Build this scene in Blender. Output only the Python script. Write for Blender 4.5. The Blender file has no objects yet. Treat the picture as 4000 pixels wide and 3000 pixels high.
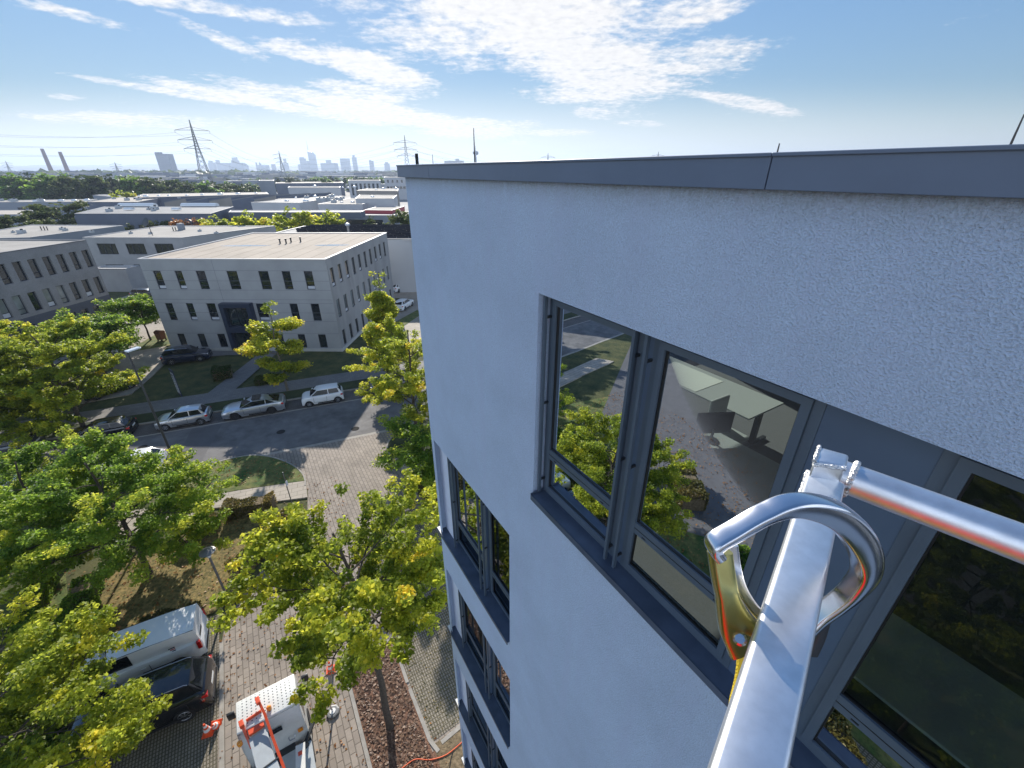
import bpy, bmesh, math, random
import numpy as np
from mathutils import Vector, Matrix
R = math.radians
rnd = random.Random(7)
SC = bpy.context.scene
COL = SC.collection

# ------------------------------------------------------------------ camera
CAM_H = 19.2
FPX = 1670.0                      # focal length in photo pixels (4000 wide)
TH = math.atan((1500 - 668) / FPX)
cd = bpy.data.cameras.new('camera'); cam = bpy.data.objects.new('camera', cd); COL.objects.link(cam)
cam.location = (0, 0, CAM_H); cam.rotation_euler = (math.pi/2 - TH, 0, 0)
cd.sensor_width = 36; cd.lens = FPX / 4000 * 36; cd.clip_start = 0.02; cd.clip_end = 60000
SC.camera = cam
SC.view_settings.view_transform = 'Standard'; SC.view_settings.look = 'None'
SC.view_settings.gamma = 1; SC.view_settings.use_curve_mapping = False
SC.view_settings.exposure = 0.58
SC.cycles.max_bounces = 8; SC.cycles.diffuse_bounces = 3; SC.cycles.glossy_bounces = 4
SC.cycles.transmission_bounces = 6; SC.cycles.transparent_max_bounces = 16
SC.cycles.volume_bounces = 0
SC.cycles.sample_clamp_indirect = 6
SC.cycles.use_denoising = True

# ------------------------------------------------------------------ world + sun
SUN_EL, SUN_AZ = R(27.0), R(-18.8)      # azimuth from +Y towards +X
w = bpy.data.worlds.new('World'); SC.world = w; w.use_nodes = True
nt = w.node_tree; nt.nodes.clear()
def N_(t, nt, **k):
    n = nt.nodes.new(t)
    for a, b in k.items(): setattr(n, a, b)
    return n
def mth(nt, op, a, b=None, c=None, clamp=False):
    n = nt.nodes.new('ShaderNodeMath'); n.operation = op; n.use_clamp = clamp
    for i, v in enumerate((a, b, c)):
        if v is None: continue
        if isinstance(v, (int, float)): n.inputs[i].default_value = v
        else: nt.links.new(v, n.inputs[i])
    return n.outputs[0]
def ray(px, py):
    u = (px-2000)/FPX; v = (1500-py)/FPX; c, s = math.cos(TH), math.sin(TH)
    return Vector((u, c+v*s, -s+v*c))
def build_world():
    out = N_('ShaderNodeOutputWorld', nt); bg = N_('ShaderNodeBackground', nt)
    sky = N_('ShaderNodeTexSky', nt, sky_type='NISHITA', sun_disc=False)
    sky.sun_elevation = SUN_EL; sky.sun_rotation = SUN_AZ
    sky.air_density = 1.0; sky.dust_density = 0.05; sky.ozone_density = 3.0; sky.altitude = 60
    # soften the glare round the sun so that the sky keeps its colour
    bw = N_('ShaderNodeRGBToBW', nt); nt.links.new(sky.outputs[0], bw.inputs[0])
    k = mth(nt, 'DIVIDE', 1.0, mth(nt, 'ADD', 1.0, mth(nt, 'DIVIDE', bw.outputs[0], 2.6)))
    sk = N_('ShaderNodeVectorMath', nt, operation='SCALE'); nt.links.new(sky.outputs[0], sk.inputs[0]); nt.links.new(mth(nt, 'MULTIPLY', k, 2.0), sk.inputs['Scale'])
    hs = N_('ShaderNodeHueSaturation', nt); hs.inputs['Saturation'].default_value = 1.12; nt.links.new(sk.outputs[0], hs.inputs['Color']); sk = hs
    tc = N_('ShaderNodeTexCoord', nt); sp = N_('ShaderNodeSeparateXYZ', nt)
    nt.links.new(tc.outputs['Generated'], sp.inputs[0])
    X, Y, Z = sp.outputs
    Yc = mth(nt, 'MAXIMUM', Y, 0.02)
    gx = mth(nt, 'DIVIDE', X, Yc); gz = mth(nt, 'DIVIDE', Z, Yc)
    # cloud-plane coordinates (a layer above the town)
    zz = mth(nt, 'ADD', mth(nt, 'MAXIMUM', Z, 0.0), 0.10)
    cx = mth(nt, 'DIVIDE', X, zz); cy = mth(nt, 'DIVIDE', Y, zz)
    cb = N_('ShaderNodeCombineXYZ', nt); nt.links.new(cx, cb.inputs[0]); nt.links.new(cy, cb.inputs[1])
    g2 = N_('ShaderNodeCombineXYZ', nt); nt.links.new(gx, g2.inputs[0]); nt.links.new(gz, g2.inputs[1])
    def noise(vec, scale, detail, rough=0.55, sx=1, sy=1, rot=0):
        mp = N_('ShaderNodeMapping', nt); mp.inputs['Scale'].default_value = (sx, sy, 1); mp.inputs['Rotation'].default_value = (0, 0, rot)
        nt.links.new(vec, mp.inputs[0])
        n = N_('ShaderNodeTexNoise', nt); n.inputs['Scale'].default_value = scale; n.inputs['Detail'].default_value = detail
        n.inputs['Roughness'].default_value = rough; nt.links.new(mp.outputs[0], n.inputs['Vector'])
        return n.outputs['Fac']
    n_big = noise(g2.outputs[0], 3.2, 6, 0.6)
    n_fine = noise(cb.outputs[0], 2.6, 6, 0.62)
    n_puff = noise(cb.outputs[0], 15, 4, 0.6)
    n_str = noise(g2.outputs[0], 8, 7, 0.62, 0.45, 2.4, R(9))
    # masks: centre px, half sizes px, tilt deg, weight
    blobs = [(2050, 60, 560, 230, 0, 1.0), (2330, 250, 300, 170, -12, 1.0), (2680, 240, 330, 75, 6, .75), (2400, 340, 340, 60, 4, .9),
             (1900, 150, 520, 90, -12, .75), (1450, 265, 240, 60, -15, .8), (1180, 205, 180, 38, -12, .68),
             (700, 12, 520, 34, -6, .60), (300, 60, 230, 26, -12, .66), (800, 120, 200, 30, -20, .6),
             (620, 350, 420, 16, -8, .72), (1500, 440, 560, 40, -10, 1.0), (1850, 500, 230, 40, 0, .95), (1100, 410, 500, 28, -9, .8),
             (2180, 518, 140, 16, 0, .8), (2340, 445, 130, 26, -6, .72), (2900, 400, 250, 26, -8, .72), (2500, 483, 120, 16, -3, .7),
             (1380, 355, 190, 36, -10, .62), (2700, 40, 330, 70, 12, .6), (500, 470, 500, 30, -3, .55), (230, 375, 90, 14, -5, .6)]
    tot = None
    for (px, py, hx, hy, tilt, wt) in blobs:
        r = ray(px, py); r0 = (r.x/r.y, r.z/r.y)
        a = ray(px+hx, py); b = ray(px, py-hy)
        sx = abs(a.x/a.y-r0[0]); sy = max(abs(b.z/b.y-r0[1]), .004)
        t = R(tilt)
        dx = mth(nt, 'SUBTRACT', gx, r0[0]); dz = mth(nt, 'SUBTRACT', gz, r0[1])
        u = mth(nt, 'ADD', mth(nt, 'MULTIPLY', dx, math.cos(t)/sx), mth(nt, 'MULTIPLY', dz, math.sin(t)/sx))
        v = mth(nt, 'ADD', mth(nt, 'MULTIPLY', dx, -math.sin(t)/sy), mth(nt, 'MULTIPLY', dz, math.cos(t)/sy))
        d = mth(nt, 'SQRT', mth(nt, 'ADD', mth(nt, 'MULTIPLY', u, u), mth(nt, 'MULTIPLY', v, v)))
        m = mth(nt, 'MULTIPLY', mth(nt, 'SUBTRACT', 1.35, d, clamp=False), wt)
        m = mth(nt, 'MINIMUM', m, 0.75*wt)
        tot = m if tot is None else mth(nt, 'MAXIMUM', tot, m)
    tot = mth(nt, 'MAXIMUM', tot, -0.12)
    # density
    dn = mth(nt, 'ADD', mth(nt, 'MULTIPLY', n_big, 0.75), mth(nt, 'MULTIPLY', n_fine, 0.95))
    dn = mth(nt, 'ADD', dn, mth(nt, 'MULTIPLY', n_str, 0.55))
    dn = mth(nt, 'ADD', dn, mth(nt, 'MULTIPLY', n_puff, 0.66))
    dn = mth(nt, 'ADD', dn, mth(nt, 'MULTIPLY', tot, 0.75))
    mr = N_('ShaderNodeMapRange', nt); mr.interpolation_type = 'SMOOTHSTEP'
    mr.inputs[1].default_value = 1.55; mr.inputs[2].default_value = 2.0; mr.inputs[3].default_value = 0; mr.inputs[4].default_value = 1
    nt.links.new(dn, mr.inputs[0])
    front = mth(nt, 'MULTIPLY', mth(nt, 'GREATER_THAN', Y, 0.05), mth(nt, 'GREATER_THAN', Z, 0.0))
    dens = mth(nt, 'MULTIPLY', mth(nt, 'MULTIPLY', mr.outputs[0], front), 0.93)
    # brightness of the lit cloud: puffs shade slightly
    br = mth(nt, 'ADD', 5.6, mth(nt, 'MULTIPLY', n_puff, 3.4))
    cc = N_('ShaderNodeCombineXYZ', nt)
    nt.links.new(mth(nt, 'MULTIPLY', br, 1.03), cc.inputs[0]); nt.links.new(br, cc.inputs[1]); nt.links.new(mth(nt, 'MULTIPLY', br, 0.97), cc.inputs[2])
    # pale bank of thin cloud near the horizon on the left
    r = ray(500, 560)
    low = N_('ShaderNodeMapRange', nt); low.inputs[1].default_value = 0.17; low.inputs[2].default_value = 0.01; low.interpolation_type = 'SMOOTHSTEP'
    nt.links.new(gz, low.inputs[0])
    lft = N_('ShaderNodeMapRange', nt); lft.inputs[1].default_value = 0.9; lft.inputs[2].default_value = -0.35; lft.inputs[3].default_value = .55
    nt.links.new(gx, lft.inputs[0])
    lowm = mth(nt, 'MULTIPLY', mth(nt, 'MULTIPLY', low.outputs[0], lft.outputs[0], clamp=True), mth(nt, 'MULTIPLY', front, 0.93))
    mx0 = N_('ShaderNodeMix', nt, data_type='RGBA'); nt.links.new(lowm, mx0.inputs['Factor'])
    nt.links.new(sk.outputs[0], mx0.inputs['A']); mx0.inputs['B'].default_value = (7.6, 7.9, 7.9, 1)
    mx = N_('ShaderNodeMix', nt, data_type='RGBA'); nt.links.new(dens, mx.inputs['Factor'])
    nt.links.new(mx0.outputs['Result'], mx.inputs['A']); nt.links.new(cc.outputs[0], mx.inputs['B'])
    # broken bright cloud added out of view behind the viewpoint to fill shaded walls
    nb = noise(cb.outputs[0], 1.1, 5, .6); cov = N_('ShaderNodeMapRange', nt); cov.interpolation_type = 'SMOOTHSTEP'; cov.inputs[1].default_value = .40; cov.inputs[2].default_value = .56; nt.links.new(nb, cov.inputs[0])
    hi = N_('ShaderNodeMapRange', nt); hi.inputs[1].default_value = .50; hi.inputs[2].default_value = .75; nt.links.new(Z, hi.inputs[0])
    bk_ = N_('ShaderNodeMapRange', nt); bk_.inputs[1].default_value = .05; bk_.inputs[2].default_value = -.15; nt.links.new(Y, bk_.inputs[0])
    zone = mth(nt, 'MULTIPLY', mth(nt, 'MULTIPLY', mth(nt, 'SUBTRACT', 1.0, hi.outputs[0]), bk_.outputs[0]), mth(nt, 'GREATER_THAN', Z, 0.0))
    mb_ = N_('ShaderNodeMix', nt, data_type='RGBA'); nt.links.new(mth(nt, 'MULTIPLY', zone, cov.outputs[0]), mb_.inputs['Factor'])
    nt.links.new(mx.outputs['Result'], mb_.inputs['A']); mb_.inputs['B'].default_value = (11.5, 13.0, 15.5, 1); mx = mb_
    nt.links.new(mx.outputs['Result'], bg.inputs[0]); bg.inputs[1].default_value = 0.088
    nt.links.new(bg.outputs[0], out.inputs[0])
build_world()
sl = bpy.data.lights.new('sun', 'SUN'); sl.energy = 5.0; sl.angle = R(0.53); sl.color = (1, 0.94, 0.84)
so = bpy.data.objects.new('sun', sl); COL.objects.link(so)
sd = Vector((math.sin(SUN_AZ)*math.cos(SUN_EL), math.cos(SUN_AZ)*math.cos(SUN_EL), math.sin(SUN_EL)))
so.rotation_euler = sd.to_track_quat('Z', 'Y').to_euler()

# ------------------------------------------------------------------ frames of the place
def G(px, py, z=0.0):             # point at height z seen at a pixel of the photo (survey of the place)
    r = ray(px, py); t = (z-CAM_H)/r.z
    return Vector((r.x*t, r.y*t, z))
def T(px, py, Y):                 # point at distance Y ahead
    r = ray(px, py); t = Y/r.y
    return Vector((r.x*t, Y, CAM_H+r.z*t))
FAZ = R(-31.47)
Nv = Vector((math.cos(FAZ), -math.sin(FAZ), 0)); Dv = Vector((math.sin(FAZ), math.cos(FAZ), 0))
def W(n, s, z=0): return Nv*n + Dv*s + Vector((0, 0, z))          # building frame: n towards wall, s along it
Uv = Vector((.927, .375, 0)); Vv = Vector((-.375, .927, 0)); O_ = Vector((-21.4, 25.5, 0))
def S(a, b, z=0): return O_ + Uv*a + Vv*b + Vector((0, 0, z))      # street frame
ST_ANG = math.atan2(.375, .927)

# ------------------------------------------------------------------ materials
MATS = {}
def mat(name, col=(.5, .5, .5), rough=.6, metal=0, spec=.5, var=.0, vscale=4, bump=0, bscale=30, dirt=0, dscale=.6, coat=0, detail=4, vcol=None, stretch=None, emit=None):
    m = bpy.data.materials.new(name); m.use_nodes = True; MATS[name] = m
    t = m.node_tree; b = t.nodes['Principled BSDF']
    b.inputs['Base Color'].default_value = (*col, 1); b.inputs['Roughness'].default_value = rough
    b.inputs['Metallic'].default_value = metal; b.inputs['Specular IOR Level'].default_value = spec
    b.inputs['Coat Weight'].default_value = coat; b.inputs['Coat Roughness'].default_value = .04
    if emit: b.inputs['Emission Color'].default_value = (*emit[0], 1); b.inputs['Emission Strength'].default_value = emit[1]
    tc = N_('ShaderNodeTexCoord', t); vec = tc.outputs['Object']
    if stretch:
        mp = N_('ShaderNodeMapping', t); mp.inputs['Scale'].default_value = stretch; t.links.new(vec, mp.inputs[0]); vec = mp.outputs[0]
    cur = None
    if var:
        n = N_('ShaderNodeTexNoise', t); n.inputs['Scale'].default_value = vscale; n.inputs['Detail'].default_value = detail; t.links.new(vec, n.inputs['Vector'])
        rp = N_('ShaderNodeMapRange', t); rp.inputs[1].default_value = .3; rp.inputs[2].default_value = .7; t.links.new(n.outputs['Fac'], rp.inputs[0])
        mx = N_('ShaderNodeMix', t, data_type='RGBA'); t.links.new(rp.outputs[0], mx.inputs['Factor'])
        mx.inputs['A'].default_value = (*[c*(1-var) for c in col], 1)
        mx.inputs['B'].default_value = (*(vcol if vcol else [min(1, c*(1+var)) for c in col]), 1)
        cur = mx.outputs['Result']
        t.links.new(cur, b.inputs['Base Color'])
    if dirt:
        n = N_('ShaderNodeTexNoise', t); n.inputs['Scale'].default_value = dscale; n.inputs['Detail'].default_value = 8; n.inputs['Roughness'].default_value = .65; t.links.new(vec, n.inputs['Vector'])
        rp = N_('ShaderNodeMapRange', t); rp.inputs[1].default_value = .42; rp.inputs[2].default_value = .66; rp.inputs[3].default_value = 1; rp.inputs[4].default_value = 1-dirt; t.links.new(n.outputs['Fac'], rp.inputs[0])
        mx = N_('ShaderNodeMix', t, data_type='RGBA', blend_type='MULTIPLY'); mx.inputs['Factor'].default_value = 1
        if cur: t.links.new(cur, mx.inputs['A'])
        else: mx.inputs['A'].default_value = (*col, 1)
        cb = N_('ShaderNodeCombineColor', t)
        for i in range(3): t.links.new(rp.outputs[0], cb.inputs[i])
        t.links.new(cb.outputs[0], mx.inputs['B']); t.links.new(mx.outputs['Result'], b.inputs['Base Color'])
    if bump:
        n = N_('ShaderNodeTexNoise', t); n.inputs['Scale'].default_value = bscale; n.inputs['Detail'].default_value = 4; t.links.new(vec, n.inputs['Vector'])
        bp = N_('ShaderNodeBump', t); bp.inputs['Strength'].default_value = bump; bp.inputs['Distance'].default_value = .02
        t.links.new(n.outputs['Fac'], bp.inputs['Height']); t.links.new(bp.outputs[0], b.inputs['Normal'])
    return m

def brick_mat(name, c1, c2, cm, bw, bh, mortar=.03, rot=0, bump=.3, rough=.8, var=.25, offset=.5, dirt=.2, dscale=.5):
    m = bpy.data.materials.new(name); m.use_nodes = True; MATS[name] = m
    t = m.node_tree; b = t.nodes['Principled BSDF']; b.inputs['Roughness'].default_value = rough
    tc = N_('ShaderNodeTexCoord', t); mp = N_('ShaderNodeMapping', t); mp.inputs['Rotation'].default_value = (0, 0, rot)
    t.links.new(tc.outputs['Object'], mp.inputs[0])
    k = N_('ShaderNodeTexBrick', t); k.offset = offset
    k.inputs['Color1'].default_value = (*c1, 1); k.inputs['Color2'].default_value = (*c2, 1); k.inputs['Mortar'].default_value = (*cm, 1)
    k.inputs['Scale'].default_value = 1; k.inputs['Mortar Size'].default_value = mortar; k.inputs['Mortar Smooth'].default_value = .2
    k.inputs['Brick Width'].default_value = bw; k.inputs['Row Height'].default_value = bh
    t.links.new(mp.outputs[0], k.inputs['Vector'])
    n = N_('ShaderNodeTexNoise', t); n.inputs['Scale'].default_value = dscale; n.inputs['Detail'].default_value = 8; n.inputs['Roughness'].default_value = .7
    t.links.new(tc.outputs['Object'], n.inputs['Vector'])
    rp = N_('ShaderNodeMapRange', t); rp.inputs[1].default_value = .35; rp.inputs[2].default_value = .7; rp.inputs[3].default_value = 1+dirt*.5; rp.inputs[4].default_value = 1-dirt; t.links.new(n.outputs['Fac'], rp.inputs[0])
    mx = N_('ShaderNodeMix', t, data_type='RGBA', blend_type='MULTIPLY'); mx.inputs['Factor'].default_value = 1
    cb = N_('ShaderNodeCombineColor', t)
    for i in range(3): t.links.new(rp.outputs[0], cb.inputs[i])
    t.links.new(k.outputs['Color'], mx.inputs['A']); t.links.new(cb.outputs[0], mx.inputs['B']); t.links.new(mx.outputs['Result'], b.inputs['Base Color'])
    bp = N_('ShaderNodeBump', t); bp.inputs['Strength'].default_value = bump; bp.inputs['Distance'].default_value = .02
    iv = mth(t, 'SUBTRACT', 1, k.outputs['Fac']); t.links.new(iv, bp.inputs['Height']); t.links.new(bp.outputs[0], b.inputs['Normal'])
    return m

def leaf_mat(name, stops, trans=.48, rough=.5):
    m = bpy.data.materials.new(name); m.use_nodes = True; MATS[name] = m
    t = m.node_tree; t.nodes.clear(); out = N_('ShaderNodeOutputMaterial', t)
    at = N_('ShaderNodeAttribute', t); at.attribute_name = 'tint'
    cr = N_('ShaderNodeValToRGB', t); el = cr.color_ramp.elements
    while len(el) > 1: el.remove(el[0])
    el[0].position = stops[0][0]; el[0].color = (*stops[0][1], 1)
    for p, c in stops[1:]:
        e = el.new(p); e.color = (*c, 1)
    t.links.new(at.outputs['Fac'], cr.inputs[0])
    pb = N_('ShaderNodeBsdfPrincipled', t); pb.inputs['Roughness'].default_value = rough; pb.inputs['Specular IOR Level'].default_value = .30 if 'dark' not in name else .04
    tr = N_('ShaderNodeBsdfTranslucent', t); mx = N_('ShaderNodeMixShader', t); mx.inputs[0].default_value = trans
    hs = N_('ShaderNodeHueSaturation', t); hs.inputs['Value'].default_value = 3.1; hs.inputs['Saturation'].default_value = .94; hs.inputs['Hue'].default_value = .488
    t.links.new(cr.outputs[0], pb.inputs['Base Color']); t.links.new(cr.outputs[0], hs.inputs['Color']); t.links.new(hs.outputs[0], tr.inputs[0])
    t.links.new(pb.outputs[0], mx.inputs[1]); t.links.new(tr.outputs[0], mx.inputs[2]); t.links.new(mx.outputs[0], out.inputs[0])
    return m

def glass_mat(name, tint=(.55, .62, .62), ior=1.6):
    m = bpy.data.materials.new(name); m.use_nodes = True; MATS[name] = m
    t = m.node_tree; t.nodes.clear(); out = N_('ShaderNodeOutputMaterial', t)
    tr = N_('ShaderNodeBsdfTransparent', t); tr.inputs[0].default_value = (*tint, 1)
    gl = N_('ShaderNodeBsdfGlossy', t); gl.inputs['Roughness'].default_value = 0.0; gl.inputs[0].default_value = (.78, .84, .9, 1)
    nz = N_('ShaderNodeTexNoise', t); nz.inputs['Scale'].default_value = 1.3; nz.inputs['Detail'].default_value = 1; tcg = N_('ShaderNodeTexCoord', t); t.links.new(tcg.outputs['Object'], nz.inputs['Vector'])
    bpg = N_('ShaderNodeBump', t); bpg.inputs['Strength'].default_value = .25; bpg.inputs['Distance'].default_value = .004; t.links.new(nz.outputs['Fac'], bpg.inputs['Height']); t.links.new(bpg.outputs[0], gl.inputs['Normal'])
    fr = N_('ShaderNodeFresnel', t); fr.inputs[0].default_value = ior
    f2 = mth(t, 'MULTIPLY', fr.outputs[0], 1.05, clamp=True)
    mx = N_('ShaderNodeMixShader', t); t.links.new(f2, mx.inputs[0]); t.links.new(tr.outputs[0], mx.inputs[1]); t.links.new(gl.outputs[0], mx.inputs[2])
    t.links.new(mx.outputs[0], out.inputs[0]); return m

M = MATS
mat('stucco', (.53, .64, .80), .85, var=.16, vscale=95, bump=.95, bscale=95, dirt=.10, dscale=.8)
mat('stucco_smooth', (.66, .72, .84), .85, var=.05, bump=.25, bscale=80)
mat('anthracite', (.085, .115, .15), .42, var=.08, vscale=3, spec=.5)
mat('fascia_metal', (.125, .165, .235), .45, var=.05, vscale=2, dirt=.08, dscale=1.5, bump=.04, bscale=3)
mat('sill_metal', (.075, .10, .145), .4, var=.12, vscale=5, dirt=.25, dscale=3)
mat('sill_sun_pad_white', (.78, .76, .72), .6)  # sunlight painted on the sill ends; also the foot plate's own white
mat('panel_blue', (.085, .125, .185), .3, var=.06, vscale=2)
mat('seal_black', (.012, .013, .015), .5)
glass_mat('glass', (.46, .55, .55), 1.5)
mat('dark_glass', (.018, .024, .028), .04, spec=.9, coat=.6, var=.5, vscale=.6)
mat('pale_glass', (.20, .22, .22), .12, spec=.8, coat=.6, var=.5, vscale=.5)
mat('car_glass', (.010, .012, .015), .04, spec=.45)
mat('room_floor', (.16, .16, .165), .95, var=.15, vscale=90)
mat('room_wall', (.55, .55, .53), .9)
mat('desk_top', (.50, .52, .50), .45)
mat('paper_white', (.8, .82, .74), .7)
mat('black_plastic', (.02, .02, .022), .4)
mat('aluminium', (.84, .85, .87), .40, metal=1, var=.06, vscale=60, bump=.012, bscale=120, stretch=(1, 1, 1), dirt=.12, dscale=25)
mat('weld', (.66, .66, .66), .36, metal=1, bump=.5, bscale=260)
mat('chrome', (.70, .70, .73), .17, metal=1, var=.05, vscale=60, dirt=.1, dscale=30)
mat('zinc_gold', (.55, .50, .20), .26, metal=1, var=.15, vscale=40, dirt=.2, dscale=40)
mat('webbing', (.85, .62, .03), .75, bump=.4, bscale=500)
mat('red_plastic', (.50, .012, .010), .5)
mat('asphalt', (.15, .143, .14), .85, var=.14, vscale=1.2, bump=.35, bscale=60, dirt=.38, dscale=.45, vcol=(.20, .19, .185))
mat('asphalt_patch', (.115, .11, .11), .85, var=.10, vscale=1.2, bump=.25, bscale=60)
mat('kerb_stone', (.33, .30, .26), .85, var=.15, vscale=3, bump=.2)
brick_mat('paver', (.33, .275, .225), (.26, .215, .175), (.16, .13, .10), .46, .23, .018, rot=FAZ+math.pi/2, bump=.6, dirt=.30)
brick_mat('paver_lane', (.16, .135, .12), (.12, .105, .095), (.06, .055, .05), .3, .15, .012, rot=-ST_ANG, dirt=.3)
brick_mat('slab', (.42, .36, .29), (.37, .32, .26), (.20, .17, .13), .7, .42, .016, rot=-ST_ANG, dirt=.15)
brick_mat('sidewalk', (.20, .19, .18), (.17, .16, .155), (.11, .10, .10), .4, .3, .01, rot=-ST_ANG, dirt=.2)
brick_mat('yard', (.36, .31, .25), (.31, .27, .22), (.24, .20, .16), .5, .3, .01, rot=.1, dirt=.22)
brick_mat('grid_paver', (.27, .23, .18), (.23, .195, .15), (.10, .085, .05), .14, .10, .022, rot=FAZ+math.pi/2, bump=.8, offset=0, dirt=.35, dscale=.9)
mat('grass', (.05, .08, .018), .95, var=.35, vscale=.9, bump=.8, bscale=40, vcol=(.12, .115, .035), dirt=.4, dscale=5, detail=9)
mat('grass_dry', (.075, .18, .026), .95, var=.35, vscale=1.4, bump=.9, bscale=35, vcol=(.22, .20, .06), dirt=.45, dscale=6, detail=9)
mat('lawn', (.035, .055, .014), .95, var=.3, vscale=.6, bump=.8, bscale=40, vcol=(.06, .075, .022), dirt=.3, dscale=3)
mat('mulch', (.16, .072, .04), .95, var=.55, vscale=22, bump=1, bscale=25, vcol=(.30, .16, .10), detail=8)
mat('soil', (.15, .11, .06), .95, var=.4, vscale=9, bump=1, bscale=20, vcol=(.26, .19, .11), detail=8)
mat('ground_cover', (.14, .15, .035), .95, var=.5, vscale=7, bump=1, bscale=16, vcol=(.34, .24, .09), detail=9, dirt=.3, dscale=2)
mat('bark', (.075, .06, .045), .95, var=.3, vscale=12, bump=.8, bscale=30)
mat('bark_pale', (.16, .14, .11), .95, var=.3, vscale=12, bump=.8, bscale=30)
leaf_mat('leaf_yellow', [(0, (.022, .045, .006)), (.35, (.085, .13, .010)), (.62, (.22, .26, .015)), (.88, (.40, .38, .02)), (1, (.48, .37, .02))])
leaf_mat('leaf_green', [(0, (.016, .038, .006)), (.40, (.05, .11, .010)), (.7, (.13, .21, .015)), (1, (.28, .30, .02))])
leaf_mat('leaf_dark', [(0, (.016, .030, .010)), (.6, (.04, .065, .018)), (1, (.09, .11, .03))], trans=.3)
leaf_mat('bark_chip', [(0, (.05, .028, .018)), (.5, (.15, .08, .05)), (1, (.26, .16, .10))], trans=.05)
leaf_mat('leaf_hedge', [(0, (.020, .030, .008)), (.5, (.075, .075, .018)), (1, (.19, .14, .03))], trans=.3)
leaf_mat('leaf_orange', [(0, (.08, .04, .015)), (.5, (.20, .09, .025)), (1, (.33, .16, .04))], trans=.3)
mat('render_light', (.36, .365, .37), .85, var=.05, vscale=.5, dirt=.12, dscale=.35, bump=.08)
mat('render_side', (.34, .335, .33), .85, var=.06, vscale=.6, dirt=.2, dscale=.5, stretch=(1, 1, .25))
mat('plinth', (.50, .49, .46), .9, dirt=.2)
mat('brick_light', (.24, .24, .245), .9, var=.10, vscale=9, dirt=.15)
mat('brick_dark', (.085, .095, .12), .9, var=.12, vscale=9)
mat('roof_gravel', (.40, .335, .265), .9, var=.07, vscale=.4, dirt=.15, dscale=.25, bump=.1)
mat('seam_brown', (.25, .20, .15), .9); mat('joint_grey', (.17, .18, .19), .8)
mat('roof_pale', (.36, .335, .30), .9, var=.08, vscale=.3, dirt=.15, dscale=.2)
mat('roof_grey', (.20, .205, .215), .8, var=.08, vscale=.3, dirt=.15, dscale=.2)
mat('roof_tan', (.42, .37, .31), .85, var=.08, vscale=.2)
mat('metal_white', (.50, .49, .48), .5, var=.04)
mat('cladding_white', (.46, .47, .48), .7, var=.05, vscale=.3)
mat('cladding_grey', (.22, .245, .28), .7, var=.05, vscale=.3)
mat('cladding_blue', (.10, .12, .165), .7, var=.08, vscale=.3)
mat('cladding_brown', (.26, .24, .215), .8, var=.05, vscale=.3)
mat('cladding_red', (.36, .05, .06), .6, var=.08, vscale=.3)
mat('dark_frame', (.02, .026, .04), .4)
mat('portal_navy', (.022, .032, .06), .4)
mat('solar', (.012, .016, .03), .5, spec=.25)
mat('paint_silver', (.52, .54, .57), .28, metal=.75, coat=.8)
mat('paint_white', (.76, .77, .77), .3, coat=.8)
mat('paint_navy', (.012, .02, .05), .22, metal=.3, coat=1)
mat('paint_black', (.009, .010, .014), .2, metal=.2, coat=1)
mat('paint_red', (.35, .02, .02), .25, coat=1); mat('paint_teal', (.01, .05, .05), .25, metal=.3, coat=1)
mat('paint_grey', (.09, .10, .11), .28, metal=.6, coat=.9)
mat('tyre', (.016, .016, .017), .8); mat('rim', (.42, .43, .45), .3, metal=.8); mat('rim_dark', (.05, .05, .055), .35, metal=.6)
mat('lamp_red', (.45, .012, .01), .2, coat=1); mat('lamp_clear', (.7, .72, .74), .12, coat=1); mat('plate_white', (.75, .75, .73), .5)
mat('drain_iron', (.05, .047, .045), .97, spec=.05); mat('trim_black', (.018, .018, .02), .6)
mat('orange_paint', (.72, .085, .02), .4, coat=.3, var=.08, vscale=5); mat('beacon', (.85, .28, .01), .15, coat=1)
mat('truck_white', (.74, .73, .68), .42, coat=.4, dirt=.10, dscale=3)
mat('truck_grey', (.40, .43, .45), .5, dirt=.15, dscale=2); mat('steel_dark', (.045, .05, .055), .45, metal=.4)
mat('cone_orange', (.85, .10, .025), .5); mat('cone_white', (.78, .76, .74), .5)
mat('pole_grey', (.17, .17, .17), .5, metal=.5); mat('pole_dark', (.05, .05, .052), .5); mat('lamp_head', (.62, .66, .70), .3)
mat('bin_dark', (.016, .02, .028), .45); mat('bin_brown', (.16, .055, .03), .55); mat('bin_blue', (.02, .05, .16), .4)
mat('sign_white', (.55, .57, .62), .5); mat('sign_navy', (.02, .03, .07), .5)
mat('hose_orange', (.80, .12, .03), .5)
mat('pylon_steel', (.17, .185, .19), .6, metal=.3); mat('chimney_red', (.16, .075, .07), .9)
mat('city_wall', (.09, .11, .15), .8, var=.15, vscale=.05); mat('city_glass', (.10, .13, .18), .3, var=.2, vscale=.04)
mat('hill', (.05, .068, .05), .95, var=.35, vscale=.012, detail=8, vcol=(.16, .15, .14)); mat('town', (.22, .22, .22), .85, var=.5, vscale=.02, detail=6)
mat('skylight_white', (.72, .74, .74), .25, coat=.4)
mat('puddle', (.26, .30, .35), .04, spec=.9)

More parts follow.
